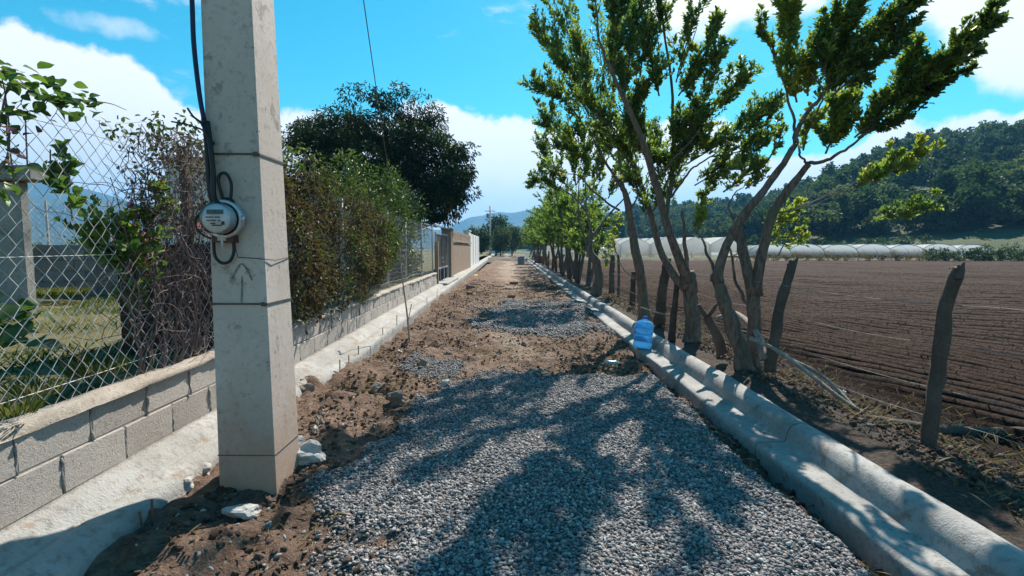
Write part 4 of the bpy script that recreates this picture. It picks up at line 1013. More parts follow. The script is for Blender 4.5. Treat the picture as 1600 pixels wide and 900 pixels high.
lobes = [(P(520, 215, 21.5), 1.5), (P(575, 200, 21), 1.7), (P(625, 195, 22), 1.7), (P(668, 215, 22), 1.6), (P(490, 225, 23), 1.1), (P(695, 250, 22), 1.4), (P(705, 285, 21), 1.0), (P(650, 265, 20.5), 1.7), (P(590, 250, 20.5), 1.6), (P(540, 245, 21), 1.5), (P(680, 320, 21), .9), (P(600, 300, 22), 1.8), (P(650, 310, 22), 1.5), (P(540, 290, 22), 1.6), (P(600, 220, 25), 2.0), (P(640, 240, 26), 2.0), (P(560, 240, 26), 2.0), (P(500, 275, 23), 1.3)]
for c, r_ in lobes:
    for j in range(24):
        v = unit(rng.normal(size=3)); cl_.append((c + v * r_ * rng.uniform(.55, 1.0) * np.array((1, 1, .85)), np.array((.42, .42, .32)) * rng.uniform(.7, 1.35)))
crown_tree('mango_tree', 'large round dark mango tree towering behind the left fence', (-5.6, 22., .3), cl_, M_mango, .17, .05, 125, .38, .8, (.15, .85), 16)

# ------------------------------------------------------------------ gate and walls further along
def wx(y): return float(wallx(y))
gt = thing('yard_gate', 'dark steel gate with pale lower frame set between masonry pillars', 'gate', (wx(18.2), 18.2, .2))
y0, y1 = 16.75, 19.75; x = wx(18.2) - .05
def gbar(nm, ya, yb, za, zb, mat, dx=.025): m = MB(); m.box(x - dx, x + dx, ya, yb, za, zb); m.build(nm, mat, gt)
gbar('sheet_panel', y0 + .04, y1 - .04, .82, 1.95, M_gate, .006); gbar('top_rail', y0, y1, 1.96, 2.02, M_gatelight); gbar('middle_rail', y0, y1, .76, .81, M_gatelight); gbar('bottom_rail', y0, y1, .27, .33, M_gatelight)
for k in range(7):
    yy = y0 + .02 + k * (y1 - y0 - .08) / 6; gbar('gate_bar', yy, yy + .05, .335, .755, M_gatelight if k % 2 == 0 else M_gate, .018)
gbar('gate_stile', y0 - .05, y0 - .005, .27, 2.02, M_gatelight); gbar('gate_stile', y1 + .005, y1 + .05, .27, 2.02, M_gatelight)
m = MB()
for zc in (1.75, 1.05): 
    a = np.linspace(0, 2 * math.pi, 17); m.tube(np.stack([np.full(17, x + .03), 18.2 + .12 * np.cos(a), zc + .09 * np.sin(a)], 1), .012, 4, cap=False)
m.tube([(x + .03, 18.2, 1.2), (x + .03, 18.2, 1.6)], .015, 4); m.build('scrollwork', M_gatelight, gt)
m = MB(); m.box(x - .04, x + .06, 16.45, 20.0, 2.22, 2.27); m.box(x - .5, x - .42, 16.45, 20.0, 2.30, 2.34); m.build('canopy_beam', M_gatelight, gt)
def pillar(y0, y1, z1, mat, label, out=.10, nm='gate_pillar'):
    m = MB(); m.bevbox(wx(y0) - .28, wx(y0) + out, y0, y1, .1, z1, .012); m.bevbox(wx(y0) - .31, wx(y0) + out + .03, y0 - .03, y1 + .03, z1 + .003, z1 + .07, .01)
    return tag(m.build(nm, mat, None, loc=(wx(y0), y0, .1)), label, 'pillar')
pillar(20.05, 20.75, 2.22, M_tan, 'brown rendered pillar at the far side of the steel gate')
tag(MBo := (lambda: (lambda m: (m.bevbox(wx(16.4) - .08, wx(16.4) + .04, 16.42, 16.54, .25, 1.7, .006), m.build('gate_jamb', M_tan, None, loc=(wx(16.4), 16.5, .25)))[1])(MB()))(), 'narrow tan timber jamb at the near side of the gate', 'post')
tw_ = thing('rendered_wall', 'tan rendered wall with two block courses along its top past the gate', 'wall', (wx(25), 25, .2))
m = MB(); m.bevbox(wx(20.8) - .2, wx(20.8) - .03, 20.78, 31.2, .1, 1.72, .01); m.build('wall_panel', M_tan, tw_)
for y in (20.9, 25.6, 30.6): m = MB(); m.bevbox(wx(y) - .15, wx(y) + .03, y, y + .3, .1, 1.75, .01); m.build('pier', M_tan, tw_)
m = MB(); m.bevbox(wx(20.8) - .21, wx(20.8) + .02, 20.78, 31.2, 1.755, 1.87, .01); m.build('ring_beam', M_tan, tw_)
TB = []
for s_ in range(3):
    m = MB(); m.bevbox(-.15, 0, -.197, .197, -.094, .094, .008, .004); TB.append(mesh_from('concrete_block', np.concatenate(m.V), [np.concatenate(v) for v in m.F.values()], M_tan))
for r_ in range(2):
    for i in range(25):
        o = link('concrete_block', TB[rng.integers(0, 3)], tw_); y = 21.0 + .405 * i + .2 * (r_ % 2); o.location = np.array((wx(20.8) - .01, y, 1.97 + .198 * r_)) - np.array(tw_.location)
pillar(31.3, 33.0, 2.55, M_white, 'pale square pillar ending the tan wall', .06, 'wall_pillar')
ww = thing('white_wall', 'bright white painted wall furthest along the left side', 'wall', (wx(37), 37, .2))
m = MB(); m.bevbox(wx(33) - .25, wx(33) + .02, 33.1, 42, .1, 2.45, .01); m.build('wall_panel', M_white, ww)
for y in (35.5, 38, 40.5): m = MB(); m.bevbox(wx(33) + .022, wx(33) + .05, y, y + .06, .1, 2.42, .005); m.build('rib', M_white, ww)
m = MB(); m.bevbox(wx(17) - .12, wx(17) + .33, 16.55, 20.0, .10, .325, .01, .004); link_ = m.build('gate_slab', M_ledge, None); link_['kind'] = 'structure'

# houses seen over the yard
def house(name, label, x0, x1, y0, y1, z0, z1, wallm, roofm, wins, rise=.5, over=.3):
    t = thing(name, label, 'house', ((x0 + x1) / 2, (y0 + y1) / 2, z0)); m = MB(); m.bevbox(x0, x1, y0, y1, z0, z1, .02); m.build('wall', wallm, t)
    m = MB(); a, b, c, d = x0 - over, x1 + over, y0 - over, y1 + over; ym = (c + d) / 2
    V = [(a, c, z1 + .01), (b, c, z1 + .01), (b, d, z1 + .01), (a, d, z1 + .01), (a, ym, z1 + rise), (b, ym, z1 + rise), (a, c, z1 + .10), (b, c, z1 + .10), (b, d, z1 + .1), (a, d, z1 + .1), (a, ym, z1 + rise + .1), (b, ym, z1 + rise + .1)]
    m.add(V, [np.array([(0, 1, 7, 6), (6, 7, 11, 10), (10, 11, 8, 9), (2, 3, 9, 8), (3, 2, 1, 0)]), np.array([(0, 6, 10, 9, 3), (1, 2, 8, 11, 7)])]); m.build('roof', roofm, t)
    for (fx0, fx1, fz0, fz1) in wins:
        m = MB(); m.box(x0 + fx0, x0 + fx1, y0 - .03, y0 - .004, z0 + fz0, z0 + fz1); w = m.build('window', plain('window_frame', (.5, .5, .5), .5), t)
        m = MB(); m.box(x0 + fx0 + .06, x0 + fx1 - .06, y0 - .036, y0 - .031, z0 + fz0 + .06, z0 + fz1 - .06); V = m.build('pane', M_pane, None); V.parent = w; V.location = -np.array((0, 0, 0.)); V.data.transform(Matrix.Translation(-Vector(t.location)))
    return t
M_pane = plain('window_pane', (.06, .13, .2), .12, spec=.8)
M_redroof = rough_mat('red_roof', [(.23, .06, .045), (.30, .09, .06), (.15, .05, .04)], 2, 20, .004, .8, .1)
M_cream = rough_mat('cream_wall', [(.55, .50, .45), (.62, .58, .52), (.45, .40, .36)], 1, 15, .003, .9, .1)
M_bluew = rough_mat('blue_wall', [(.20, .30, .42), (.24, .34, .46), (.15, .22, .32)], 1, 15, .003, .9, .1)
house('house', 'pale two storey house with a red roof edge behind the dry vine', -10.6, -9.0, 15.5, 19, .4, 4.15, M_cream, M_redroof, [(.3, .9, 2.4, 3.2), (.3, .9, .9, 1.7)], .12, .12)
house('house', 'white house with a low red roof glimpsed behind the vine hedge', -8.6, -5.0, 13.5, 17, .4, 1.9, M_white, M_redroof, [(1.8, 2.6, .6, 1.2)], .5)
house('house', 'small blue walled house glimpsed between the pole and the hedge', -13, -8.3, 18.5, 22, .4, 2.9, M_bluew, M_oldc, [(1, 2, 1, 1.8)], .3)
house('house', 'distant low house with a faded red roof over the back wall', -33, -27, 40, 46, -.3, 2.0, M_cream, M_redroof, [(1, 2, 1, 2), (3.5, 4.5, 1, 2)], .8)
house('house', 'distant white house left of centre over the yard wall', -27, -21, 45, 50, -.3, 2.4, M_white, M_redroof, [(1, 2, 1, 2)], .9)
house('house', 'distant grey roofed house past the yard', -40, -35, 48, 54, -.3, 2.6, M_oldc, M_oldc, [(1, 2, 1, 2)], .7)
for i in range(16):
    az_ = -44 + 1.75 * i + rng.uniform(-1, 1); d = rng.uniform(24, 48); c = (math.tan(R(az_)) * d, d, rng.uniform(.6, 1.0))
    r_ = rng.uniform(1.0, 2.0); bush('shrub', 'olive green bush in the gardens beyond the back yard wall', 'bush', (c[0], c[1], c[2]), (r_ * 1.5, r_, r_ * .9), 22, 42, .2, .09, M_shrub, (.0, .8), stems=3, group='bushes beyond the back yard wall')

# ------------------------------------------------------------------ live fence trees, right side
def soilz(x, y): return float(field_z(np.array([float(x)]), np.array([float(y)]))[0])
def px_path(spec): return np.array([P(*s) for s in spec])
def leaf_tree(name, label, base, trunks, limbs, plumes, dens=1., group=None, ll=.060, lw=.025, stub=None):
    """trunks/limbs: ([(x,y,d)..], r0, r1); plumes: ([(x,y,d)..], radius, leaves, (tint))"""
    b = px_path([base])[0]; b = np.array((b[0], b[1], soilz(b[0], b[1]) - .02)); t = thing(name, label, 'tree', tuple(b), group)
    for sp, r0, r1 in trunks:
        p = px_path(sp); m = MB(); s = spline(p, 22); s = s + np.stack([fbm(np.arange(22) * .5, np.full(22, q * 9.), int(abs(p[0][0] * 100)) % 50, 2) for q in range(3)], 1) * r0 * .16
        rr = np.linspace(r0, r1, 22) * np.linspace(.76, .60, 22) * (1 + .30 * np.exp(-np.arange(22) / 1.3)) * (1 + fbm(np.arange(22) * .7, np.zeros(22), 6, 2) * .14)
        m.tube(s, rr, 12, rough=.035); m.build('trunk', M_bark, t, True)
    for sp, r0, r1 in limbs:
        p = px_path(sp); m = MB(); s = spline(p, 20); s = s + np.stack([fbm(np.arange(20) * .4, np.full(20, q * 9.), 13 + q, 2) for q in range(3)], 1) * (.03 if r0 > .012 else .02)
        m.tube(s, np.linspace(r0, r1, 20) * .6, 8, rough=.03); m.build('limb', M_bark, t, True)
    lv = Leaves(); m = MB()
    for pl in plumes:
        sp, rad, n, ti = pl[:4]
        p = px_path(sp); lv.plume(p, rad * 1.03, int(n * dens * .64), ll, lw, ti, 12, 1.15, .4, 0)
        ps = spline(p, 20); ln = np.linalg.norm(p[-1] - p[0])
        for q in range(7):          # side shoots break up the outline
            k = rng.integers(1, 18); tg = unit(ps[k + 1] - ps[k]); rd = unit(rng.normal(size=3)); dd = unit(tg + rd * rng.uniform(.5, 1.0) + np.array((0, 0, .25)))
            l_ = max(rad * 1.3, min(ln * .34, rad * 2.6)) * rng.uniform(.7, 1.25); e = [ps[k], ps[k] + dd * l_ * .5, ps[k] + dd * l_ + np.array((0, 0, .12)) * l_]
            lv.plume(e, rad * .42, int(n * dens * .11), ll, lw, (ti[0], min(1, ti[1] + .1)), 10, 1.1, .3, 0); m.tube(spline(e, 6), [.006, .005, .005, .004, .003, .002], 4, cap=False)
        m.tube(spline(p, 12), np.linspace(max(.010, rad * .05), .003, 12), 5)
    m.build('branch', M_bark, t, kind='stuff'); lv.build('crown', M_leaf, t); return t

G1, G2, G3 = (.12, .72), (.22, .82), (.5, .92)
# tree A: slim trunk by the water bottle
leaf_tree('fence_tree', 'slim curving tree beside the blue bottle, second of the three large trees', (1007, 500, 9.0),
    [([(1007, 503, 9.0), (1003, 450, 9.0), (992, 385, 8.95), (981, 320, 8.9), (972, 288, 8.85)], .15, .075)],
    [([(976, 300, 8.85), (955, 265, 8.7), (935, 235, 8.5), (915, 190, 8.3)], .05, .018), ([(973, 292, 8.85), (968, 240, 9.0), (962, 190, 9.2), (958, 120, 9.3)], .05, .015),
     ([(983, 330, 8.9), (1000, 300, 9.1), (1020, 260, 9.3)], .035, .012), ([(968, 330, 8.8), (930, 300, 8.6), (905, 275, 8.4), (885, 270, 8.3)], .035, .01), ([(1000, 440, 9), (975, 420, 8.9), (960, 395, 8.8)], .02, .006)],
    [([(900, 230, 8.4), (875, 205, 8.3), (850, 192, 8.2)], .26, 950, G2), ([(915, 200, 8.3), (885, 160, 8.2), (848, 140, 8.1)], .30, 1300, G2), ([(920, 180, 8.3), (885, 110, 8.1), (836, 32, 8.0)], .30, 1900, (.3, .8)),
     ([(930, 190, 8.4), (905, 100, 8.3), (880, 10, 8.3), (875, -40, 8.3)], .32, 1700, G2), ([(955, 180, 9.0), (940, 100, 9.0), (925, 0, 9.0)], .30, 1300, G1), ([(930, 250, 8.5), (900, 240, 8.4), (870, 228, 8.3)], .22, 700, G1),
     ([(960, 250, 8.8), (940, 210, 8.8), (920, 160, 8.9)], .34, 1300, G1), ([(1015, 270, 9.3), (1025, 240, 9.3), (1020, 205, 9.3)], .3, 900, G1), ([(1000, 290, 9.1), (985, 250, 9.1), (975, 210, 9.1)], .32, 1000, G1),
     ([(885, 270, 8.3), (865, 262, 8.3), (850, 258, 8.3)], .14, 160, G2), ([(965, 400, 8.8), (958, 380, 8.8), (960, 365, 8.8)], .12, 70, (.6, .9)), ([(900, 290, 8.5), (915, 262, 8.4), (905, 240, 8.4)], .2, 380, G1), ([(1040, 330, 9.2), (1050, 300, 9.2), (1055, 280, 9.2)], .15, 220, G1)])
# tree B: the stout pair of stems in the middle
leaf_tree('fence_tree', 'stout trunk splitting into two long diagonal stems, tallest tree of the row', (1080, 540, 6.9),
    [([(1080, 545, 6.9), (1082, 500, 6.9), (1080, 460, 6.88), (1076, 425, 6.85)], .165, .14),
     ([(1076, 440, 6.85), (1058, 395, 6.8), (1036, 330, 6.7), (1020, 270, 6.6), (1000, 210, 6.45), (972, 150, 6.3), (948, 95, 6.2)], .095, .034),
     ([(1072, 450, 6.85), (1050, 425, 6.9), (1030, 385, 7.0), (1012, 320, 7.1), (990, 262, 7.2), (955, 215, 7.2), (925, 165, 7.2)], .085, .03)],
    [([(1040, 345, 6.7), (1050, 280, 6.8), (1053, 200, 6.9), (1048, 120, 6.9), (1035, 40, 6.9), (1030, -30, 6.9)], .05, .016), ([(1048, 310, 6.75), (1075, 270, 6.7), (1100, 250, 6.6), (1140, 225, 6.5)], .03, .012),
     ([(1056, 130, 6.9), (1070, 90, 6.8), (1090, 40, 6.7)], .018, .008), ([(950, 100, 6.2), (935, 50, 6.1), (930, 0, 6.0)], .03, .012), ([(1022, 280, 6.6), (1060, 240, 6.4), (1095, 200, 6.3)], .025, .01),
     ([(1075, 430, 6.8), (1070, 370, 6.7), (1066, 330, 6.6)], .06, .02)],
    [([(960, 130, 6.3), (962, 60, 6.2), (975, -20, 6.1)], .27, 1600, G1), ([(975, 160, 6.4), (985, 80, 6.5), (1000, 0, 6.6)], .26, 1400, G1), ([(1040, 60, 6.9), (1034, 10, 6.9), (1030, -40, 6.9)], .2, 500, G1),
     ([(1058, 120, 6.9), (1072, 70, 6.8), (1095, 10, 6.7), (1105, -25, 6.7)], .19, 900, G1), ([(1060, 150, 6.8), (1090, 105, 6.7), (1122, 35, 6.6)], .24, 1500, G2), ([(1062, 190, 6.7), (1100, 150, 6.6), (1130, 78, 6.5)], .20, 800, G1),
     ([(1060, 230, 6.7), (1110, 180, 6.5), (1165, 125, 6.4)], .22, 1300, G2), ([(1075, 255, 6.6), (1140, 215, 6.4), (1208, 163, 6.3)], .23, 1500, (.25, .75)), ([(1110, 245, 6.5), (1160, 235, 6.4), (1215, 205, 6.4)], .19, 750, G1),
     ([(1020, 270, 6.8), (1000, 220, 6.9), (990, 160, 6.9)], .3, 1300, G1), ([(1040, 290, 6.8), (1060, 240, 6.8), (1065, 190, 6.8)], .3, 1300, G1), ([(1000, 270, 7.1), (970, 220, 7.1), (940, 170, 7.1)], .28, 1100, G1),
     ([(940, 190, 7.1), (915, 140, 7.0), (905, 70, 7.0)], .28, 1100, G2), ([(1090, 330, 6.5), (1102, 308, 6.5), (1115, 290, 6.4)], .11, 260, G2), ([(1010, 340, 7.), (1000, 300, 7.), (985, 280, 7.)], .22, 500, G1), ([(1030, 150, 6.7), (1020, 100, 6.7), (1012, 50, 6.7)], .24, 900, G1), ([(1000, 120, 6.7), (1010, 40, 6.8), (1020, -60, 6.9)], .26, 1300, G1), ([(960, 40, 6.2), (955, -20, 6.2), (958, -90, 6.2)], .26, 1200, G2), ([(1000, 240, 6.8), (985, 190, 6.7), (1005, 140, 6.7)], .30, 1300, G1), ([(1060, 260, 6.7), (1085, 215, 6.6), (1095, 175, 6.6)], .26, 1000, G1), ([(1020, 330, 6.9), (1040, 290, 6.9), (1030, 250, 6.9)], .28, 900, G1), ([(1085, 290, 6.5), (1120, 270, 6.4), (1160, 255, 6.4)], .2, 800, G2)])
# tree C: leaning V with the long plumes to the right
leaf_tree('fence_tree', 'forked leaning tree with long leafy plumes reaching right over the field', (1165, 575, 5.3),
    [([(1165, 583, 5.3), (1155, 540, 5.3), (1135, 480, 5.28), (1118, 430, 5.25)], .135, .095),
     ([(1120, 440, 5.25), (1128, 402, 5.2), (1150, 353, 5.1), (1185, 308, 5.0), (1216, 267, 4.9), (1243, 225, 4.85)], .072, .045),
     ([(1172, 575, 5.5), (1178, 520, 5.5), (1176, 455, 5.5), (1160, 395, 5.5), (1150, 338, 5.5)], .12, .07),
     ([(1178, 460, 5.5), (1192, 390, 5.45), (1206, 335, 5.4), (1236, 290, 5.3), (1264, 256, 5.2)], .085, .05)],
    [([(1243, 225, 4.85), (1249, 195, 4.8), (1275, 160, 4.75), (1300, 125, 4.7), (1330, 90, 4.6)], .045, .014), ([(1246, 215, 4.85), (1238, 170, 4.9), (1222, 120, 4.9), (1208, 70, 4.95)], .026, .008),
     ([(1250, 190, 4.8), (1278, 175, 4.7), (1285, 140, 4.6), (1270, 115, 4.6)], .02, .008), ([(1264, 256, 5.2), (1300, 245, 5.1), (1335, 222, 5.0), (1370, 190, 4.9)], .035, .012), ([(1264, 256, 5.2), (1250, 238, 5.15), (1247, 222, 5.1)], .02, .016),
     ([(1206, 335, 5.4), (1250, 322, 5.2), (1300, 303, 5.0), (1345, 290, 4.9)], .016, .006), ([(1170, 480, 5.5), (1148, 430, 5.6), (1142, 390, 5.7)], .035, .018), ([(1122, 430, 5.25), (1108, 400, 5.3), (1098, 375, 5.3), (1085, 360, 5.3)], .032, .012),
     ([(1150, 345, 5.5), (1140, 325, 5.5), (1148, 300, 5.4), (1165, 290, 5.3)], .02, .006), ([(1216, 400, 5.5), (1245, 350, 5.6), (1290, 320, 5.6)], .012, .004), ([(1128, 402, 5.2), (1155, 395, 5.3), (1180, 370, 5.3)], .012, .004)],
    [([(1275, 165, 4.75), (1320, 100, 4.6), (1375, 45, 4.5), (1432, 2, 4.4)], .20, 2700, G1), ([(1290, 130, 4.7), (1320, 60, 4.6), (1345, -20, 4.5)], .19, 2000, G1), ([(1300, 150, 4.7), (1340, 115, 4.6), (1385, 80, 4.5), (1420, 40, 4.4)], .17, 1500, (.1, .5)),
     ([(1245, 160, 4.9), (1235, 110, 4.9), (1232, 60, 4.9), (1236, 15, 4.9)], .19, 2000, (.5, .95)), ([(1225, 130, 4.9), (1208, 85, 4.95), (1190, 45, 4.95)], .10, 330, G1), ([(1262, 150, 4.8), (1262, 110, 4.8), (1268, 75, 4.8)], .13, 650, (.55, 1.)),
     ([(1290, 120, 4.6), (1282, 80, 4.6), (1288, 45, 4.6)], .15, 700, G1),
     ([(1335, 215, 5.), (1400, 160, 4.85), (1460, 110, 4.7), (1540, 42, 4.5)], .19, 3200, G1), ([(1350, 200, 5.), (1400, 140, 4.9), (1430, 90, 4.8)], .17, 1300, (.35, .75)), ([(1340, 215, 5.), (1410, 180, 4.9), (1490, 110, 4.8)], .14, 1300, (.0, .35)),
     ([(1290, 240, 5.1), (1305, 205, 5.1), (1320, 165, 5.1)], .22, 1700, (.3, .8)), ([(1255, 235, 4.9), (1262, 205, 4.9), (1275, 185, 4.9)], .12, 300, G3),
     ([(1335, 292, 4.9), (1375, 272, 4.9), (1437, 240, 4.9)], .13, 900, (.4, .9)), ([(1350, 345, 5.6), (1400, 335, 5.6), (1450, 325, 5.6)], .15, 500, (.3, .7)),
     ([(1190, 345, 5.6), (1215, 345, 5.7), (1245, 330, 5.8)], .2, 420, G3), ([(1185, 375, 5.8), (1215, 370, 5.8), (1250, 375, 5.8)], .17, 260, G3), ([(1090, 365, 5.3), (1092, 350, 5.3), (1098, 335, 5.3)], .10, 260, (.6, .9)), ([(1165, 295, 5.3), (1180, 280, 5.3), (1185, 262, 5.3)], .14, 300, G2), ([(1130, 300, 5.4), (1150, 285, 5.4), (1165, 262, 5.4)], .12, 220, G3), ([(1200, 250, 5.1), (1215, 225, 5.1), (1222, 205, 5.1)], .10, 130, G2)], ll=.054, lw=.024)
# tree D
leaf_tree('fence_tree', 'smaller open tree with a kinked trunk, left of the slim tree', (930, 462, 14.),
    [([(930, 464, 14.), (936, 435, 14.), (930, 408, 14.), (921, 390, 14.), (924, 362, 14.)], .22, .12)],
    [([(924, 365, 14), (916, 330, 14), (893, 305, 14), (862, 287, 14)], .06, .02), ([(925, 370, 14), (940, 350, 14.2), (960, 325, 14.5), (985, 300, 14.8)], .07, .03), ([(921, 390, 14), (908, 355, 13.8), (903, 320, 13.6), (905, 280, 13.5)], .06, .02), ([(916, 330, 14), (915, 290, 14), (910, 240, 14)], .04, .015)],
    [([(880, 300, 14), (855, 285, 14), (835, 285, 14)], .32, 700, G2), ([(890, 295, 14), (862, 260, 14), (845, 228, 14)], .40, 1000, G2), ([(900, 290, 14), (895, 250, 14), (885, 210, 14)], .42, 1000, G1), ([(912, 285, 14), (915, 240, 14), (905, 195, 14)], .42, 900, G1),
     ([(925, 300, 14), (935, 265, 14), (940, 225, 14)], .42, 900, G1), ([(950, 310, 14.4), (965, 280, 14.5), (970, 245, 14.6)], .4, 800, G1), ([(905, 340, 14), (890, 325, 14), (878, 318, 14)], .25, 300, G1), ([(945, 345, 14), (960, 350, 14), (950, 385, 14)], .3, 330, (.4, .8)), ([(930, 385, 13.8), (945, 395, 13.8), (950, 405, 13.8)], .2, 110, (.6, .95))], ll=.09, lw=.042)
# the continuing row
def row_tree(i, y, h, label, group, x=None):
    x = (2.45 + rng.uniform(-.1, .25) + .004 * y) if x is None else x; b = np.array((x, y, soilz(x, min(y, 69)) - .05)); t = thing('fence_tree', label, 'tree', tuple(b), group); lv = Leaves(); m = MB()
    for k in range(rng.integers(2, 4)):
        a = rng.uniform(0, 6.3); sp = h * .13
        p1 = b + np.array((math.cos(a) * sp * .5, math.sin(a) * sp * .5, h * .22)); p2 = b + np.array((math.cos(a) * sp, math.sin(a) * sp, h * .5)); p3 = b + np.array((math.cos(a) * sp * 1.7, math.sin(a) * sp * 1.6, h * .85))
        m.tube(spline([b, p1, p2, p3], 12), np.linspace(.09, .02, 12), 6, rough=.06)
    for k in range(int(30 * h / 3.5)):
        a = rng.uniform(0, 6.3); z0 = h * rng.uniform(.28, .8); r0 = h * .1 * rng.random(); s0 = b + np.array((math.cos(a) * r0, math.sin(a) * r0, z0)); ln = h * rng.uniform(.16, .30); e = s0 + np.array((math.cos(a) * ln * .8, math.sin(a) * ln * .8, ln * .65))
        n_ = int(np.interp(y, [15, 40, 90], [130, 70, 34])); lv.plume([s0, (s0 + e) / 2 + (0, 0, .05), e], h * .085, n_, np.interp(y, [15, 90], [.10, .30]), np.interp(y, [15, 90], [.045, .13]), (rng.uniform(.1, .3), rng.uniform(.5, .85)), 8, 1., .4)
    m.build('trunk', M_bark, t, True); lv.build('crown', M_leaf, t); return t
rows = [(17.5, 2.9), (19.8, 4.1), (22, 4.4), (24.5, 4.5), (27, 4.2), (30, 4.6), (33, 4.4), (37, 4.7), (42, 4.6), (48, 4.4), (55, 4.6), (63, 4.8), (72, 5), (82, 5.2)]
for i, (y, h) in enumerate(rows):
    lab = ['low bushy tree at the near end of the far hedge of trees', 'bushy tree second in the far hedge of trees, just behind the low one'][i] if i < 2 else 'leafy tree in the dense row along the right side of the lane'
    row_tree(i, y, h, lab, None if i < 2 else 'dense row of roadside trees')

# ------------------------------------------------------------------ barbed wire fence
bf = thing('barbed_wire_fence', 'rustic barbed wire fence of crooked timber posts along the ploughed field', 'fence', (2.75, 3.2, .05))
def crooked(name, sp, r0, r1, label=None, parent=bf, forks=(), mat=M_wood):
    p = px_path(sp); m = MB(); s = spline(p, 16); s = s + rng.normal(size=s.shape) * r0 * .05
    m.tube(s, np.linspace(r0, r1, 16) * (1 + rng.uniform(-.06, .06, 16)), 12, rough=.10)
    for f, a, b in forks: q = spline(px_path(f), 8); m.tube(q, np.linspace(a, b, 8), 7, rough=.1)
    o = m.build(name, mat, parent, True)
    if label: o['label'] = label
    return o
crooked('post', [(1449, 712, 3.25), (1457, 640, 3.25), (1468, 560, 3.25), (1478, 480, 3.22), (1497, 418, 3.18)], .046, .038, 'thick weathered post at the right', forks=[([(1493, 440, 3.18), (1501, 422, 3.17), (1506, 410, 3.17)], .028, .008), ([(1488, 440, 3.2), (1489, 425, 3.2), (1486, 417, 3.2)], .026, .01), ([(1496, 436, 3.14), (1500, 424, 3.14), (1497, 414, 3.14)], .02, .007)])
crooked('post', [(1203, 582, 5.0), (1210, 530, 5.0), (1222, 465, 4.98), (1240, 408, 4.95)], .060, .040, 'leaning split post behind the forked tree', forks=[([(1236, 425, 4.95), (1243, 409, 4.94), (1247, 403, 4.93)], .03, .008), ([(1228, 440, 4.97), (1232, 420, 4.97), (1231, 412, 4.97)], .028, .01)])
crooked('post', [(1130, 553, 5.6), (1118, 520, 5.6), (1104, 495, 5.6)], .06, .05, 'short Y shaped stump', forks=[([(1104, 497, 5.6), (1097, 485, 5.6), (1092, 476, 5.6)], .032, .02), ([(1104, 497, 5.6), (1112, 487, 5.6), (1120, 475, 5.6)], .03, .018)])
crooked('post', [(1049, 533, 7.0), (1053, 490, 7.0), (1059, 438, 7.0)], .055, .035)
crooked('post', [(1030, 508, 8.2), (1034, 460, 8.2), (1043, 402, 8.1)], .10, .06)
crooked('post', [(988, 477, 11.), (989, 450, 11.), (990, 424, 11.)], .07, .05)
crooked('post', [(966, 464, 12.5), (967, 430, 12.5), (966, 398, 12.5)], .035, .03)
crooked('post', [(956, 459, 13.), (956, 430, 13.), (957, 399, 13.)], .08, .06)
crooked('post', [(899, 436, 18.), (900, 415, 18.), (901, 395, 18.)], .09, .07)
for k in range(22):
    y = 19 + 2.1 * k; x = 2.55 + rng.uniform(-.12, .12); m = MB(); m.tube([(x, y, -.1), (x + rng.normal() * .05, y, .7), (x + rng.normal() * .08, y, rng.uniform(1.0, 1.3))], .045, 6, rough=.1); m.build('post', M_wood, bf, True)
for z, sag in ((.36, .03), (.56, .03), (.86, .04), (1.12, .02)):
    pts = []
    stops = [(3.35, .6), (2.82, 3.2), (2.66, 5.0), (2.55, 7.0), (2.5, 11.), (2.52, 18), (2.6, 30), (2.6, 60)]
    for (xa, ya), (xb, yb) in zip(stops[:-1], stops[1:]):
        for t in np.linspace(0, 1, 10)[:-1]: pts.append((xa + (xb - xa) * t, ya + (yb - ya) * t, z - sag * 4 * t * (1 - t) + .02 * math.sin(ya * 3)))
    m = MB(); m.tube(pts, .0021, 4)
    for y in np.arange(1., 12, .16):
        x = float(np.interp(y, [s[1] for s in stops], [s[0] for s in stops])); zz = float(np.interp(y, [p[1] for p in pts], [p[2] for p in pts])); m.tube([(x - .012, y, zz - .008), (x + .012, y + .004, zz + .01)], .0015, 3); m.tube([(x - .010, y, zz + .009), (x + .012, y + .002, zz - .008)], .0015, 3)
    m.build('barbed_wire', M_rustwire, bf)
def log(name, sp, r0, r1, label, mat, cat='branch', extra=()):
    p = px_path(sp); m = MB(); m.tube(spline(p, 18), np.linspace(r0, r1, 18), 8, rough=.1)
    for e, a, b in extra: m.tube(spline(px_path(e), 8), np.linspace(a, b, 8), 5)
    return tag(m.build(name, mat, None, True, loc=tuple(p[0])), label, cat)
log('fallen_log', [(1352, 656, 4.05), (1420, 667, 3.95), (1500, 675, 3.9), (1590, 676, 3.95), (1680, 670, 4.)], .055, .045, 'dark log lying behind the weathered post at field edge', M_wood, 'log')
log('dead_branch', [(1172, 528, 5.05), (1215, 548, 4.85), (1262, 582, 4.6), (1310, 620, 4.3), (1355, 650, 4.1)], .022, .017, 'long pale dead branch running from the forked tree to the log', M_dead)
log('dead_branch', [(1238, 562, 4.85), (1270, 578, 4.7), (1300, 600, 4.5), (1345, 648, 4.15)], .013, .018, 'shorter dead stick lying against the long pale branch', M_dead)
log('dead_branch', [(1120, 498, 6.2), (1150, 490, 6.1), (1182, 520, 5.4), (1195, 560, 5.0)], .03, .035, 'grey broken bough propped against the forked tree trunk', M_dead)
log('dead_branch', [(1000, 480, 7.6), (1040, 491, 7.5), (1075, 486, 7.4)], .010, .007, 'thin stick lying behind the stout trunk', M_dead)
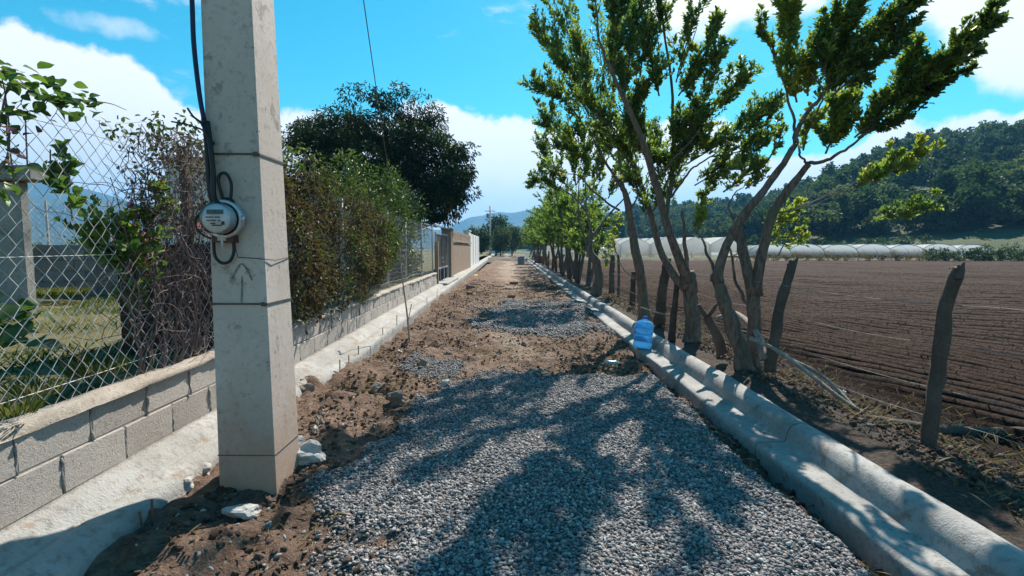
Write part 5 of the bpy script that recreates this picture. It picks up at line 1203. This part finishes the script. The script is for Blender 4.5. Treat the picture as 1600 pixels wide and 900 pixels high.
log('dead_branch', [(1235, 330, 5.1), (1265, 318, 5.), (1300, 300, 4.9), (1340, 283, 4.8)], .007, .003, 'bare dead twig sticking out right from the forked tree', M_dead, extra=[([(1262, 330, 5.), (1290, 312, 5.), (1318, 300, 5.)], .005, .002), ([(1250, 318, 5.), (1275, 330, 5.), (1300, 335, 5.)], .004, .002)])
# grass and litter on the bank
n = 11000; x = rng.uniform(2.38, 3.9, n); y = 1.2 + 16 * rng.random(n) ** 1.4; k = fbm(x * 2, y * 1.4, 18, 3) + .28 > rng.random(n) * .8; x, y = x[k], y[k]
blades('dry_grass', x, y, field_z(x, y), rng.uniform(.03, .15, len(x)), .004, M_straw, 'dry pale grass and straw along the soil bank', 1.2)
n = 1500; x = rng.uniform(4., 26, n); y = rng.uniform(9, 32, n); k = (np.abs((rowphase(x, y) / .62) % 1 - .5) < .12); x, y = x[k], y[k]
blades('crop_stubble', x, y, field_z(x, y), .14, .012, M_straw, 'sparse pale stubble in the furrows of the field', .5)
for k_, (x, y, s, lab) in enumerate(((1116, 524, .11, 'crumpled white plastic scrap lying between the trunks'), (1319, 613, .055, 'small crumpled white wrapper by the dead stick'))):
    p = G(x, y, .10); rock('plastic_scrap', p, (s * 1.2, s * .6, s), plain('white_plastic', (.75, .74, .78), .4), lab, 'litter', 3 + k_, .8, .5)

# ------------------------------------------------------------------ water bottle on the kerb
jb = G(1003, 544, .055); jug = thing('water_bottle', 'translucent blue five gallon water bottle tilted on the kerb', 'bottle', tuple(jb)); jug.rotation_euler = (R(-4), R(9), R(20))
def plastic():
    m, t, o = new_mat('blue_plastic'); p = t.nodes.new('ShaderNodeBsdfPrincipled'); p.inputs['Base Color'].default_value = (.10, .47, .95, 1); p.inputs['Roughness'].default_value = .14; p.inputs['IOR'].default_value = 1.3
    p.inputs['Transmission Weight'].default_value = .7; tr = t.nodes.new('ShaderNodeBsdfTranslucent'); tr.inputs[0].default_value = (.16, .55, .95, 1); ms = t.nodes.new('ShaderNodeMixShader'); ms.inputs[0].default_value = .25
    L(t, p.outputs[0], ms.inputs[1]); L(t, tr.outputs[0], ms.inputs[2]); L(t, ms.outputs[0], o.inputs[0]); return m
M_jug = plastic(); r = .132
prof = [(0, .012), (.06, .0), (.115, .0), (.128, .010), (r, .03), (r, .075), (r - .007, .085), (r - .007, .098), (r, .108), (r, .165), (r - .008, .175), (r - .008, .195), (r, .205), (r, .255), (r - .007, .265), (r - .007, .28), (r, .29), (r, .335), (.122, .36), (.095, .385), (.055, .402), (.034, .41), (.030, .42), (.030, .432)]
m = MB(); m.lathe(prof, 32); o = link('body', mesh_from('body', np.concatenate(m.V), [np.concatenate(v) for v in m.F.values()], M_jug, True), jug)
m = MB(); m.lathe([(.031, .425), (.036, .426), (.037, .452), (.033, .458), (0, .459)], 20); link('cap', mesh_from('cap', np.concatenate(m.V), [np.concatenate(v) for v in m.F.values()], plain('cap_blue', (.01, .12, .62), .35), True), jug)
m = MB(); m.tube([(-.132, .0, .20), (-.155, 0, .22), (-.158, 0, .27), (-.132, 0, .29)], .011, 6); link('handle', mesh_from('handle', np.concatenate(m.V), [np.concatenate(v) for v in m.F.values()], M_jug, True), jug)
# crushed small bottle
b = G(957, 567, .06); t = thing('crushed_bottle', 'small crushed pale teal plastic bottle on the dark soil', 'bottle', tuple(b)); m = MB()
m.tube([b + (-.09, 0, 0), b + (-.085, 0, .002), b + (-.03, .01, 0), b + (0, .01, .004), b + (.04, .0, 0), b + (.07, 0, 0)], [.004, .03, .032, .02, .03, .018], 10, rough=.15); m.build('body', plain('teal_plastic', (.25, .45, .47), .25), t, True)
m = MB(); m.tube([b + (.07, 0, 0), b + (.095, 0, 0)], .013, 8); m.build('cap', M_white, t)

# ------------------------------------------------------------------ stones, bricks, sticks on the lane
RR = [(620, 628, .16, M_rock, 'largest brown pointed rock at the left edge of the near gravel'), (590, 615, .10, M_rock, 'flat brown stone beside the pointed rock'), (661, 577, .11, M_rock, 'squat earthy lump beside the small patch of gravel'), (695, 598, .10, M_palerock, 'pale broken concrete chunk on the small gravel patch'),
      (382, 803, .10, M_palerock, 'white flat stone in the pole shadow'), (479, 730, .17, M_palerock, 'grey concrete lump against the foot of the pole'), (458, 720, .10, M_palerock, 'small cement crumb stuck to the pole foot'), (818, 530, .09, M_rock, 'dark lone clod on the trodden track'),
      (625, 562, .06, M_palerock, 'pale stone by the dead sapling'), (493, 690, .05, M_palerock, 'small pale stone near the pole on brown soil'), (500, 680, .09, M_rock, 'reddish stone in the soil right of the pole'), (480, 630, .12, M_rock, 'long brown clod by the footing'), (308, 752, .11, M_palerock, 'rough cement lump left of the pole foot'), (290, 770, .09, M_palerock, 'cement lump lowest beside the footing'),
      (320, 735, .08, M_palerock, 'cement lump tucked behind the pole foot'), (420, 810, .035, M_palerock, 'tiny white chip right of the white flat stone'), (742, 533, .07, M_palerock, 'cream stone in the middle distance rubble'), (780, 545, .08, M_rock, 'brown stone in the rubble strip across the lane'), (700, 548, .08, M_rock, 'round clod at the left rubble bank'), (1005, 492, .14, M_rock, 'brown clod beside the blue bottle on the bank')]
for i, (x, y, s, mt, lab) in enumerate(RR):
    p = G(x, y, .05); p[2] = float(road_z(np.array([p[0]]), np.array([p[1]]))[0]) if p[0] < 1.8 else .22
    rock('rock', p + (0, 0, s * .2), (s * 1.3, s, s * 1.1), mt, lab, 'rock', 100 + i, .75, .4)
M_brick = rough_mat('fired_brick', [(.20, .11, .075), (.28, .16, .11), (.14, .08, .06)], 6, 40, .004, .9, .2, world=False)
def brick(x, y, sz, lab, rz, name='brick', mat=None):
    p = G(x, y, .05); p[2] = float(road_z(np.array([p[0]]), np.array([p[1]]))[0]) + sz[2] * .4
    m = MB(); m.bevbox(-sz[0] / 2, sz[0] / 2, -sz[1] / 2, sz[1] / 2, -sz[2] / 2, sz[2] / 2, .008, .008); o = link(name, mesh_from(name, np.concatenate(m.V), [np.concatenate(v) for v in m.F.values()], mat or M_brick), None, tuple(p)); o.rotation_euler = (rng.uniform(-.15, .15), rng.uniform(-.15, .15), rz); return tag(o, lab, 'brick')
brick(735, 455, (.28, .16, .13), 'brown brick left of the trodden track', .2); brick(803, 442, (.36, .14, .10), 'longest brick lying flat near the yellow scrap', -.1); brick(799, 462, (.22, .14, .10), 'brick furthest forward on the track', .15); brick(734, 464, (.14, .12, .07), 'broken brick half beside the left brick', .6)
brick(782, 446, (.30, .10, .05), 'thin board piece behind the bricks', .1, 'board', M_wood)
p = G(749, 431, .06); m = MB(); m.box(-.28, .28, -.15, .15, 0, .03, .03); o = link('paper_scrap', mesh_from('paper_scrap', np.concatenate(m.V), [np.concatenate(v) for v in m.F.values()], plain('yellow_scrap', (.75, .58, .06), .6)), None, tuple(p)); tag(o, 'flat yellow scrap lying on the lane', 'litter')
# rubble piles and stumps far down the lane
p = G(814, 406, .0); rb_ = MB(); rb_.bevbox(-.30, .30, -.3, .3, -.1, .75, .02, .02); o = link('concrete_stub', mesh_from('concrete_stub', np.concatenate(rb_.V), [np.concatenate(v) for v in rb_.F.values()], M_oldc), None, tuple(G(814, 413, 0))); tag(o, 'pale concrete block standing upright far down the lane', 'block')
p = G(843, 414, 0); m = MB(); m.tube([p + (0, 0, -.1), p + (.02, 0, .35), p + (-.02, 0, .8), p + (0, 0, .85)], [.5, .42, .40, .36], 12, rough=.12); tag(m.build('tree_stump', rough_mat('red_stump', [(.16, .07, .055), (.22, .10, .08), (.10, .05, .04)], 3, 20, .02, .95, 0), None, True, loc=tuple(p)), 'reddish brown tree stump beside the upright concrete block', 'stump')
for i, (x, y, sx, lab) in enumerate(((770, 398, 2.4, 'long dark spoil heap across the far end of the lane'), (800, 402, 1.6, 'smaller spoil heap nearer the concrete block'), (715, 410, .5, 'pale rubble lump on the slab by the white wall'))):
    rock('spoil_heap', G(x, y, .0), (sx, sx * .7, .5 if sx > 1 else .3), M_clodh if False else M_rock, lab, 'heap', 200 + i, .7, .3, rot=(0, 0, .3 * i))
# formwork bars on the footing
for i, (x, y0_, y1_) in enumerate(((237, 808, 780), (226, 820, 800), (531, 586, 562), (545, 573, 555), (620, 510, 492), (667, 487, 464), (683, 470, 452), (560, 556, 540), (598, 535, 512))):
    d = 780 * 1.74 / (785 - x); m = MB(); pa, pb = P(x, y0_, d * .985), P(x + (0, -8)[i == 1], y1_, d * .985); pa[2] -= .1; m.tube([pa, pb], .006, 6); o = m.build('rebar_stake', M_bar, None, True, loc=tuple(pa)); tag(o, ['upright rusty stake nearest the pole on the left footing', 'tilted rusty stake beside the nearest upright one'][i] if i < 2 else 'thin rusty stake holding the edge of the footing', 'stake', 'rusty stakes along the footing')
m = MB(); a = P(126, 858, 2.45); a[2] = .24; m.box(a[0] - .03, a[0] + .03, a[1] - .008, a[1] + .008, a[2], a[2] + .006, .003); tag(m.build('fallen_leaf', plain('brown_leaf', (.24, .06, .04), .7), None, loc=tuple(a)), 'small reddish dry leaf on the near footing', 'leaf')
# dead sapling
s0 = G(641, 541, .07); d = s0[1]; t = thing('dead_sapling', 'thin bare sapling stuck in the soil before the fence', 'sapling', tuple(s0)); m = MB()
m.tube(spline([s0 - (0, 0, .05), P(636, 490, d), P(628, 430, d), P(624, 385, d)], 12), np.linspace(.016, .006, 12), 6); m.tube([P(638, 500, d), P(643, 475, d)], .006, 5); m.build('stem', M_dead, t)
lv = Leaves(); pp = P(624, 383, d); lv.add(np.array([pp, pp, pp]), np.array([(1, 0, .4), (-.5, .3, .6), (.2, 0, 1.)]), rng.normal(size=(3, 3)), .07, .04, np.array([.9, .85, .3])); lv.build('leaf', M_hedge, t)

# ------------------------------------------------------------------ far end of the lane
def upole(x, y, h, label):
    t = thing('utility_pole', label, 'pole', (x, y, -.1)); m = MB(); m.tube([(x, y, -.2), (x, y, h)], [.19, .12], 8); m.build('shaft', M_pole, t, True)
    m = MB(); m.box(x - .9, x + .9, y - .25, y - .13, h - 1.0, h - .9); m.build('crossarm', M_wood, t)
    m = MB(); m.lathe([(0, 0), (.22, 0), (.22, .8), (0, .8)], 10, (x - .45, y - .3, h - 2.2)); m.build('transformer', M_oldc, t, True)
    for dx in (-.8, 0, .8): m = MB(); m.lathe([(0, 0), (.06, .02), (.04, .2), (0, .22)], 8, (x + dx, y - .19, h - .9)); m.build('insulator', M_white, t)
pc = P(766, 398, 92); upole(pc[0], 92, 9.2, 'grey utility pole with a crossarm at the far end of the lane')
def ftree(x, d, ytop, wpx, label, tint=(.2, .7), mat=None, group=None, ybase=397):
    base = P(x, ybase, d); base[2] = -.3; top = P(x, ytop, d)[2]; rx = wpx / 2 / F * d; n = max(14, int(12 * (top / rx)))
    cl2 = []
    for i in range(n * 2): v = unit(rng.normal(size=3)) * rng.uniform(.5, 1.); cl2.append((np.array((base[0] + v[0] * rx * .85, d + v[1] * rx, top * .55 + v[2] * top * .40)), np.array((rx * .3, rx * .3, top * .11)) * rng.uniform(.7, 1.4)))
    return crown_tree('far_tree', label, base, cl2, mat or M_shrub, rx * .16, rx * .08, 40, rx * .07, .3, tint, 8, group)
ftree(738, 85, 352, 22, 'dark narrow tree at the lane end left of the utility pole', (0, .3)); ftree(752, 78, 352, 34, 'bushy green tree just left of the far utility pole'); ftree(782, 88, 352, 34, 'brownish green tree right of the far utility pole', (.3, .9)); ftree(800, 98, 350, 40, 'rounded green tree closing the end of the lane', (.2, .8)); ftree(775, 120, 335, 46, 'tree top rising behind the far utility pole', (.1, .4))
rect_block('far_roof_house', 'pale flat roofed building among the trees at the lane end', 'house', P(780, 350, 150)[0] - 3, P(780, 350, 150)[0] + 4, 150, 156, 0, P(780, 349, 150)[2], M_white)

# ------------------------------------------------------------------ greenhouses across the field
def plastic_film(name, col):
    m, t, o = new_mat(name); v = opos(t); p = t.nodes.new('ShaderNodeBsdfPrincipled'); p.inputs['Roughness'].default_value = .45
    L(t, mix(t, mapr(t, noise(t, .8, 5, .6, v), .3, .7), tuple(x * .72 for x in col), col), p.inputs['Base Color'])
    tr = t.nodes.new('ShaderNodeBsdfTranslucent'); tr.inputs[0].default_value = (*col, 1); ms = t.nodes.new('ShaderNodeMixShader'); ms.inputs[0].default_value = .62; L(t, bump(t, noise(t, 2.5, 5, .6, v), .6, .15), p.inputs['Normal'])
    L(t, p.outputs[0], ms.inputs[1]); L(t, tr.outputs[0], ms.inputs[2]); L(t, ms.outputs[0], o.inputs[0]); return m
M_film = plastic_film('white_film', (.86, .84, .81)); M_film2 = plastic_film('grey_film', (.44, .48, .50))
def greenhouse(i, x, y, w, ln, h, wallh, mat, label, group, arch=True, open_=True, rz=0.):
    t = thing('greenhouse' if not open_ else 'grow_tunnel', label, 'greenhouse', (x, y, 0), group, rz); n = 15
    a = np.linspace(0, math.pi, n)
    if arch: px_ = -np.cos(a) * w / 2; pz = wallh + np.sin(a) * (h - wallh)
    else: px_ = np.linspace(-w / 2, w / 2, n); pz = wallh + (h - wallh) * (1 - np.abs(px_) / (w / 2))
    px_ = np.concatenate([[-w / 2], px_, [w / 2]]); pz = np.concatenate([[.5], pz, [.5]]); n += 2
    ys_ = np.linspace(0, ln, 9); V = []
    for q in ys_: V.append(np.stack([px_ , np.full(n, q), pz - .05 * (1 - abs(math.sin(q * math.pi / (ln / 4)))) * (pz > wallh)], 1))
    ii = (np.arange(8)[:, None] * n + np.arange(n - 1)[None]).ravel(); link('cover', mesh_from('cover', np.concatenate(V), np.stack([ii, ii + 1, ii + 1 + n, ii + n], 1), mat, arch), t)
    m = MB()
    for q in ys_[::2]: m.tube(np.stack([px_, np.full(n, q), pz + .01], 1), .04, 4, cap=False)
    for s in (-1, 1): 
        for q in ys_[::2]: m.tube([(s * w / 2, q, -.1), (s * w / 2, q, .5)], .05, 4)
    link('frame', mesh_from('frame', np.concatenate(m.V), [np.concatenate(v) for v in m.F.values()], M_steel), t)
    if not open_:
        V = np.concatenate([np.stack([px_, np.full(n, -.02), pz], 1), np.stack([px_, np.full(n, -.02), np.full(n, .95)], 1)]); ii = np.arange(n - 1); link('end_wall', mesh_from('end_wall', V, np.stack([ii, ii + 1, ii + 1 + n, ii + n], 1), mat), t)
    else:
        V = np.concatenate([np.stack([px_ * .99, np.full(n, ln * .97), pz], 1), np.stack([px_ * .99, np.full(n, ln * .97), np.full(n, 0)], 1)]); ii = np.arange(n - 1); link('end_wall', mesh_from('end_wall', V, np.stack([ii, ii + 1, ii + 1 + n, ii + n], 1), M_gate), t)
for i in range(6):
    x = P(898 + 47 * i, 390, 66)[0]; greenhouse(i, x, 66, 3.75, 26, 3.0, 2.05, M_film, ['leftmost white gabled greenhouse across the field', 'second white gabled greenhouse from the left', 'third white gabled greenhouse from the left', 'fourth white gabled greenhouse from the left', 'fifth white gabled greenhouse from the left', 'rightmost white gabled greenhouse behind the forked tree'][i], 'white gabled greenhouses', False, False)
for i in range(7):
    x = P(1212 + 52 * i - 4, 395, 64)[0]; greenhouse(i, x, 64, 4.1, 16, 1.95 + .1 * (i % 2), .85, M_film2, 'grey plastic %s grow tunnel across the field' % ['leftmost', 'second from left', 'third from left', 'middle', 'third from right', 'second from right', 'rightmost'][i], 'low grey grow tunnels', True, True, -.25)
M_dirtb = rough_mat('field_edge', [(.09, .07, .045), (.16, .12, .09), (.06, .05, .03)], .4, 4, .05, .95, 0)
sheet('field_margin', axis_steps(-3, [(120, 1.2)]), axis_steps(58.5, [(66, .5)]), lambda X, Y: -.12 + .35 * np.exp(-((Y - 62) / 2.) ** 2) + fbm(X * .5, Y * .8, 4, 3) * .35, M_dirtb)
# hedge line at the edge of the field
for i in range(30):
    xp = 1150 + 16 * i + rng.uniform(-5, 5); d = 57 + rng.uniform(0, 3); c = P(xp, 400, d); big = xp > 1455
    r_ = rng.uniform(.5, .8) * (1.35 if big else .6 if i % 3 else 1.); c[2] = .05 + r_ * .75
    lab, grp, tint = ('green leafy bush in the hedge at the right end of the field edge', 'green bushes at the right end of the field edge', (.2, .8)) if big else (('brown dry bush on the field edge before the tunnels', 'brown dry bushes on the field edge', (.85, 1.)))
    bush('bush', lab, 'bush', tuple(c), (r_ * 1.7, r_, r_), 16, 34, .2 if big else .14, .09 if big else .03, M_shrub if big else M_straw, tint if big else (.0, .5), stems=3, group=grp)
for i in range(14):
    xp = 1170 + 32 * i + rng.uniform(-10, 10); d = 92 + rng.uniform(-4, 8); c = P(xp, 380, d); r_ = rng.uniform(1.3, 2.6); c[2] = r_ * .8
    bush('bush', 'rounded green bush at the foot of the wooded hill', 'bush', tuple(c), (r_ * 1.6, r_, r_), 20, 40, .45, .2, M_shrub, (.0, .8), stems=3, group='bushes at the foot of the hill')

# ------------------------------------------------------------------ wooded hill and far mountains
def ridge_el(azd): return np.interp(azd, [-8, 0, 6, 10, 14, 18, 22, 25, 27, 29, 32, 35, 38, 42, 46, 52, 60], [.1, .2, .9, 2.9, 3.8, 4.3, 4.1, 3.9, 3.9, 4.5, 5.8, 7.2, 8.2, 8.3, 7.9, 7.4, 5])
def hill_h(azd, r):
    pk = ridge_el(azd); rr = np.interp(azd, [0, 20, 28, 40, 60], [520, 460, 330, 300, 300]); zt = np.tan(np.radians(pk)) * rr
    t = np.clip((r - np.interp(azd, [0, 20, 30, 60], [230, 190, 105, 95])) / (rr - np.interp(azd, [0, 20, 30, 60], [230, 190, 105, 95])), 0, 1.6)
    z = zt * np.where(t < 1, (t ** 1.15), 1 - .4 * (t - 1)); x, y = np.sin(np.radians(azd)) * r, np.cos(np.radians(azd)) * r
    return z - .3 + fbm(x * .012, y * .012, 44, 4) * 14 * np.clip(t, 0, 1) * np.clip(1.2 - t, 0.1, 1)
M_hill = rough_mat('hill_ground', [(.035, .055, .022), (.07, .095, .035), (.09, .085, .045)], .03, .3, .3, .95, 0)
AZ = np.arange(-8, 60.1, .6); RD = axis_steps(88, [(520, 7)])
A2, R2 = np.meshgrid(AZ, RD); Z2 = hill_h(A2, R2); V = np.stack([np.sin(np.radians(A2)) * R2, np.cos(np.radians(A2)) * R2, Z2], 2).reshape(-1, 3)
nx = len(AZ); i = (np.arange(len(RD) - 1)[:, None] * nx + np.arange(nx - 1)[None]).ravel(); link('hill', mesh_from('hill', V, np.stack([i, i + 1, i + 1 + nx, i + nx], 1), M_hill, True), None, None, 'structure')
def tree_shape(kind, seed):
    r = np.random.default_rng(seed); lv = Leaves(); global rng; keep = rng; rng = r
    if kind == 'broad':
        for j in range(16): v = unit(r.normal(size=3)) * r.uniform(.3, 1.); lv.cloud(np.array((v[0] * .42, v[1] * .42, .62 + v[2] * .30)), np.array((.16, .16, .12)), 48, .07, .05, (0, 1), .5, .2)
    else:
        for j in range(11): z = .28 + .07 * j; w = .30 * (1.03 - z) + .06; lv.cloud((r.normal() * .03, r.normal() * .03, z), (w, w, .05), 40, .08, .04, (0, .8), .3, -.1)
    n_ = np.concatenate(lv.p); me = leaves_mesh('tree_shape', n_, np.concatenate(lv.d), np.concatenate(lv.n), np.concatenate(lv.l), np.concatenate(lv.w), np.concatenate(lv.t), M_far, .2, .6); rng = keep; return me
TS = [tree_shape('broad', i) for i in range(5)] + [tree_shape('pine', 20 + i) for i in range(3)]
n = 6500; a = rng.uniform(-6, 58, n); r_ = np.sqrt(rng.uniform(120 ** 2, 430 ** 2, n)); z = hill_h(a, r_)
st = np.interp(a, [0, 20, 30, 60], [235, 195, 125, 120]); dens_ = fbm(a * .35, r_ * .02, 99, 3)
k = (r_ > st + 6) & (z > 1.0) & (dens_ > -.20 - .2 * sstep(r_, 200, 300)) ; a, r_, z = a[k], r_[k], z[k]
s = 4.5 + 9.5 * rng.random(len(a)) ** 1.5 * np.interp(r_, [120, 300], [.8, 1.05])
scatter('hill_forest', np.stack([np.sin(np.radians(a)) * r_, np.cos(np.radians(a)) * r_, z - s * .12], 1), np.stack([s * rng.uniform(.9, 1.3, len(a)), s * rng.uniform(.9, 1.3, len(a)), s * rng.uniform(.85, 1.15, len(a))], 1), np.stack([0 * a, 0 * a, rng.uniform(0, 6, len(a))], 1), TS, 'dense dark forest covering the hill on the right')
# mountains far beyond
def mnt(azd):
    return np.interp(azd, [-70, -50, -46, -40, -33, -28, -22, -12, -8, -5, -2, 1, 3, 6, 10, 16, 24, 40, 70], [3, 6.4, 6.1, 5.3, 4.1, 3.4, 3., 2.2, 2.3, 3.9, 4.5, 4.7, 5.2, 5.4, 4.6, 3.8, 3., 3, 3])
AZ = np.arange(-70, 70.1, .5); RD = np.linspace(1300, 3200, 26); A2, R2 = np.meshgrid(AZ, RD); T2 = (R2 - 1300) / 1500
zt = np.tan(np.radians(mnt(A2))) * 2800; X2, Y2 = np.sin(np.radians(A2)) * R2, np.cos(np.radians(A2)) * R2
Z2 = zt * np.where(T2 < 1, T2 ** 1.3, 1 - .3 * (T2 - 1)) + fbm(X2 * .0025, Y2 * .0025, 66, 5) * 260 * np.clip(T2, 0, 1) * np.clip(1.25 - T2, .08, 1) - 2
M_mount = rough_mat('mountain_woods', [(.030, .050, .025), (.055, .075, .035), (.08, .08, .05)], .004, .03, 8., .95, 0)
V = np.stack([X2, Y2, Z2], 2).reshape(-1, 3); nx = len(AZ); i = (np.arange(len(RD) - 1)[:, None] * nx + np.arange(nx - 1)[None]).ravel(); link('mountains', mesh_from('mountains', V, np.stack([i, i + 1, i + 1 + nx, i + nx], 1), M_mount, True), None, None, 'structure')

# air: one even volume round everything
if True:
    m, t, o = new_mat('haze'); pv = t.nodes.new('ShaderNodeVolumePrincipled'); pv.inputs['Color'].default_value = (.16, .52, 1., 1); pv.inputs['Density'].default_value = .00026; pv.inputs['Anisotropy'].default_value = .2
    L(t, pv.outputs[0], o.inputs['Volume']); hz = MB(); hz.box(-4200, 4200, -400, 4300, -1.6, 420)
    hb = hz.build('haze', m, None); hb['kind'] = 'stuff'

# every repeat gets a label of its own, counted along its row
ORD = 'first second third fourth fifth sixth seventh eighth ninth tenth eleventh twelfth thirteenth fourteenth fifteenth sixteenth seventeenth eighteenth nineteenth twentieth'.split()
def ordinals(group, key, fmt):
    os_ = sorted([o for o in SC.objects if o.get('group') == group and o.parent is None], key=key)
    for i, o in enumerate(os_):
        if i < len(ORD): o['label'] = fmt.format(ORD[i])
fromx = lambda o: o.location.x / max(1, o.location.y)
ordinals('dense row of roadside trees', lambda o: o.location.y, 'leafy tree {} from the near end in the dense row along the lane')
ordinals('green bushes at the right end of the field edge', fromx, 'green bush {} from the left in the hedge at the right field edge')
ordinals('brown dry bushes on the field edge', fromx, 'brown dry bush {} from the left along the far field edge')
ordinals('bushes beyond the back yard wall', fromx, 'olive green garden bush {} from the left beyond the back yard wall')
ordinals('bushes at the foot of the hill', fromx, 'rounded green bush {} from the left at the foot of the hill')
for i, o in enumerate(sorted([o for o in SC.objects if o.get('group') == 'rusty stakes along the footing'], key=lambda o: o.location.y)[2:]): o['label'] = 'thin rusty footing stake, {} beyond the pole'.format(ORD[i])
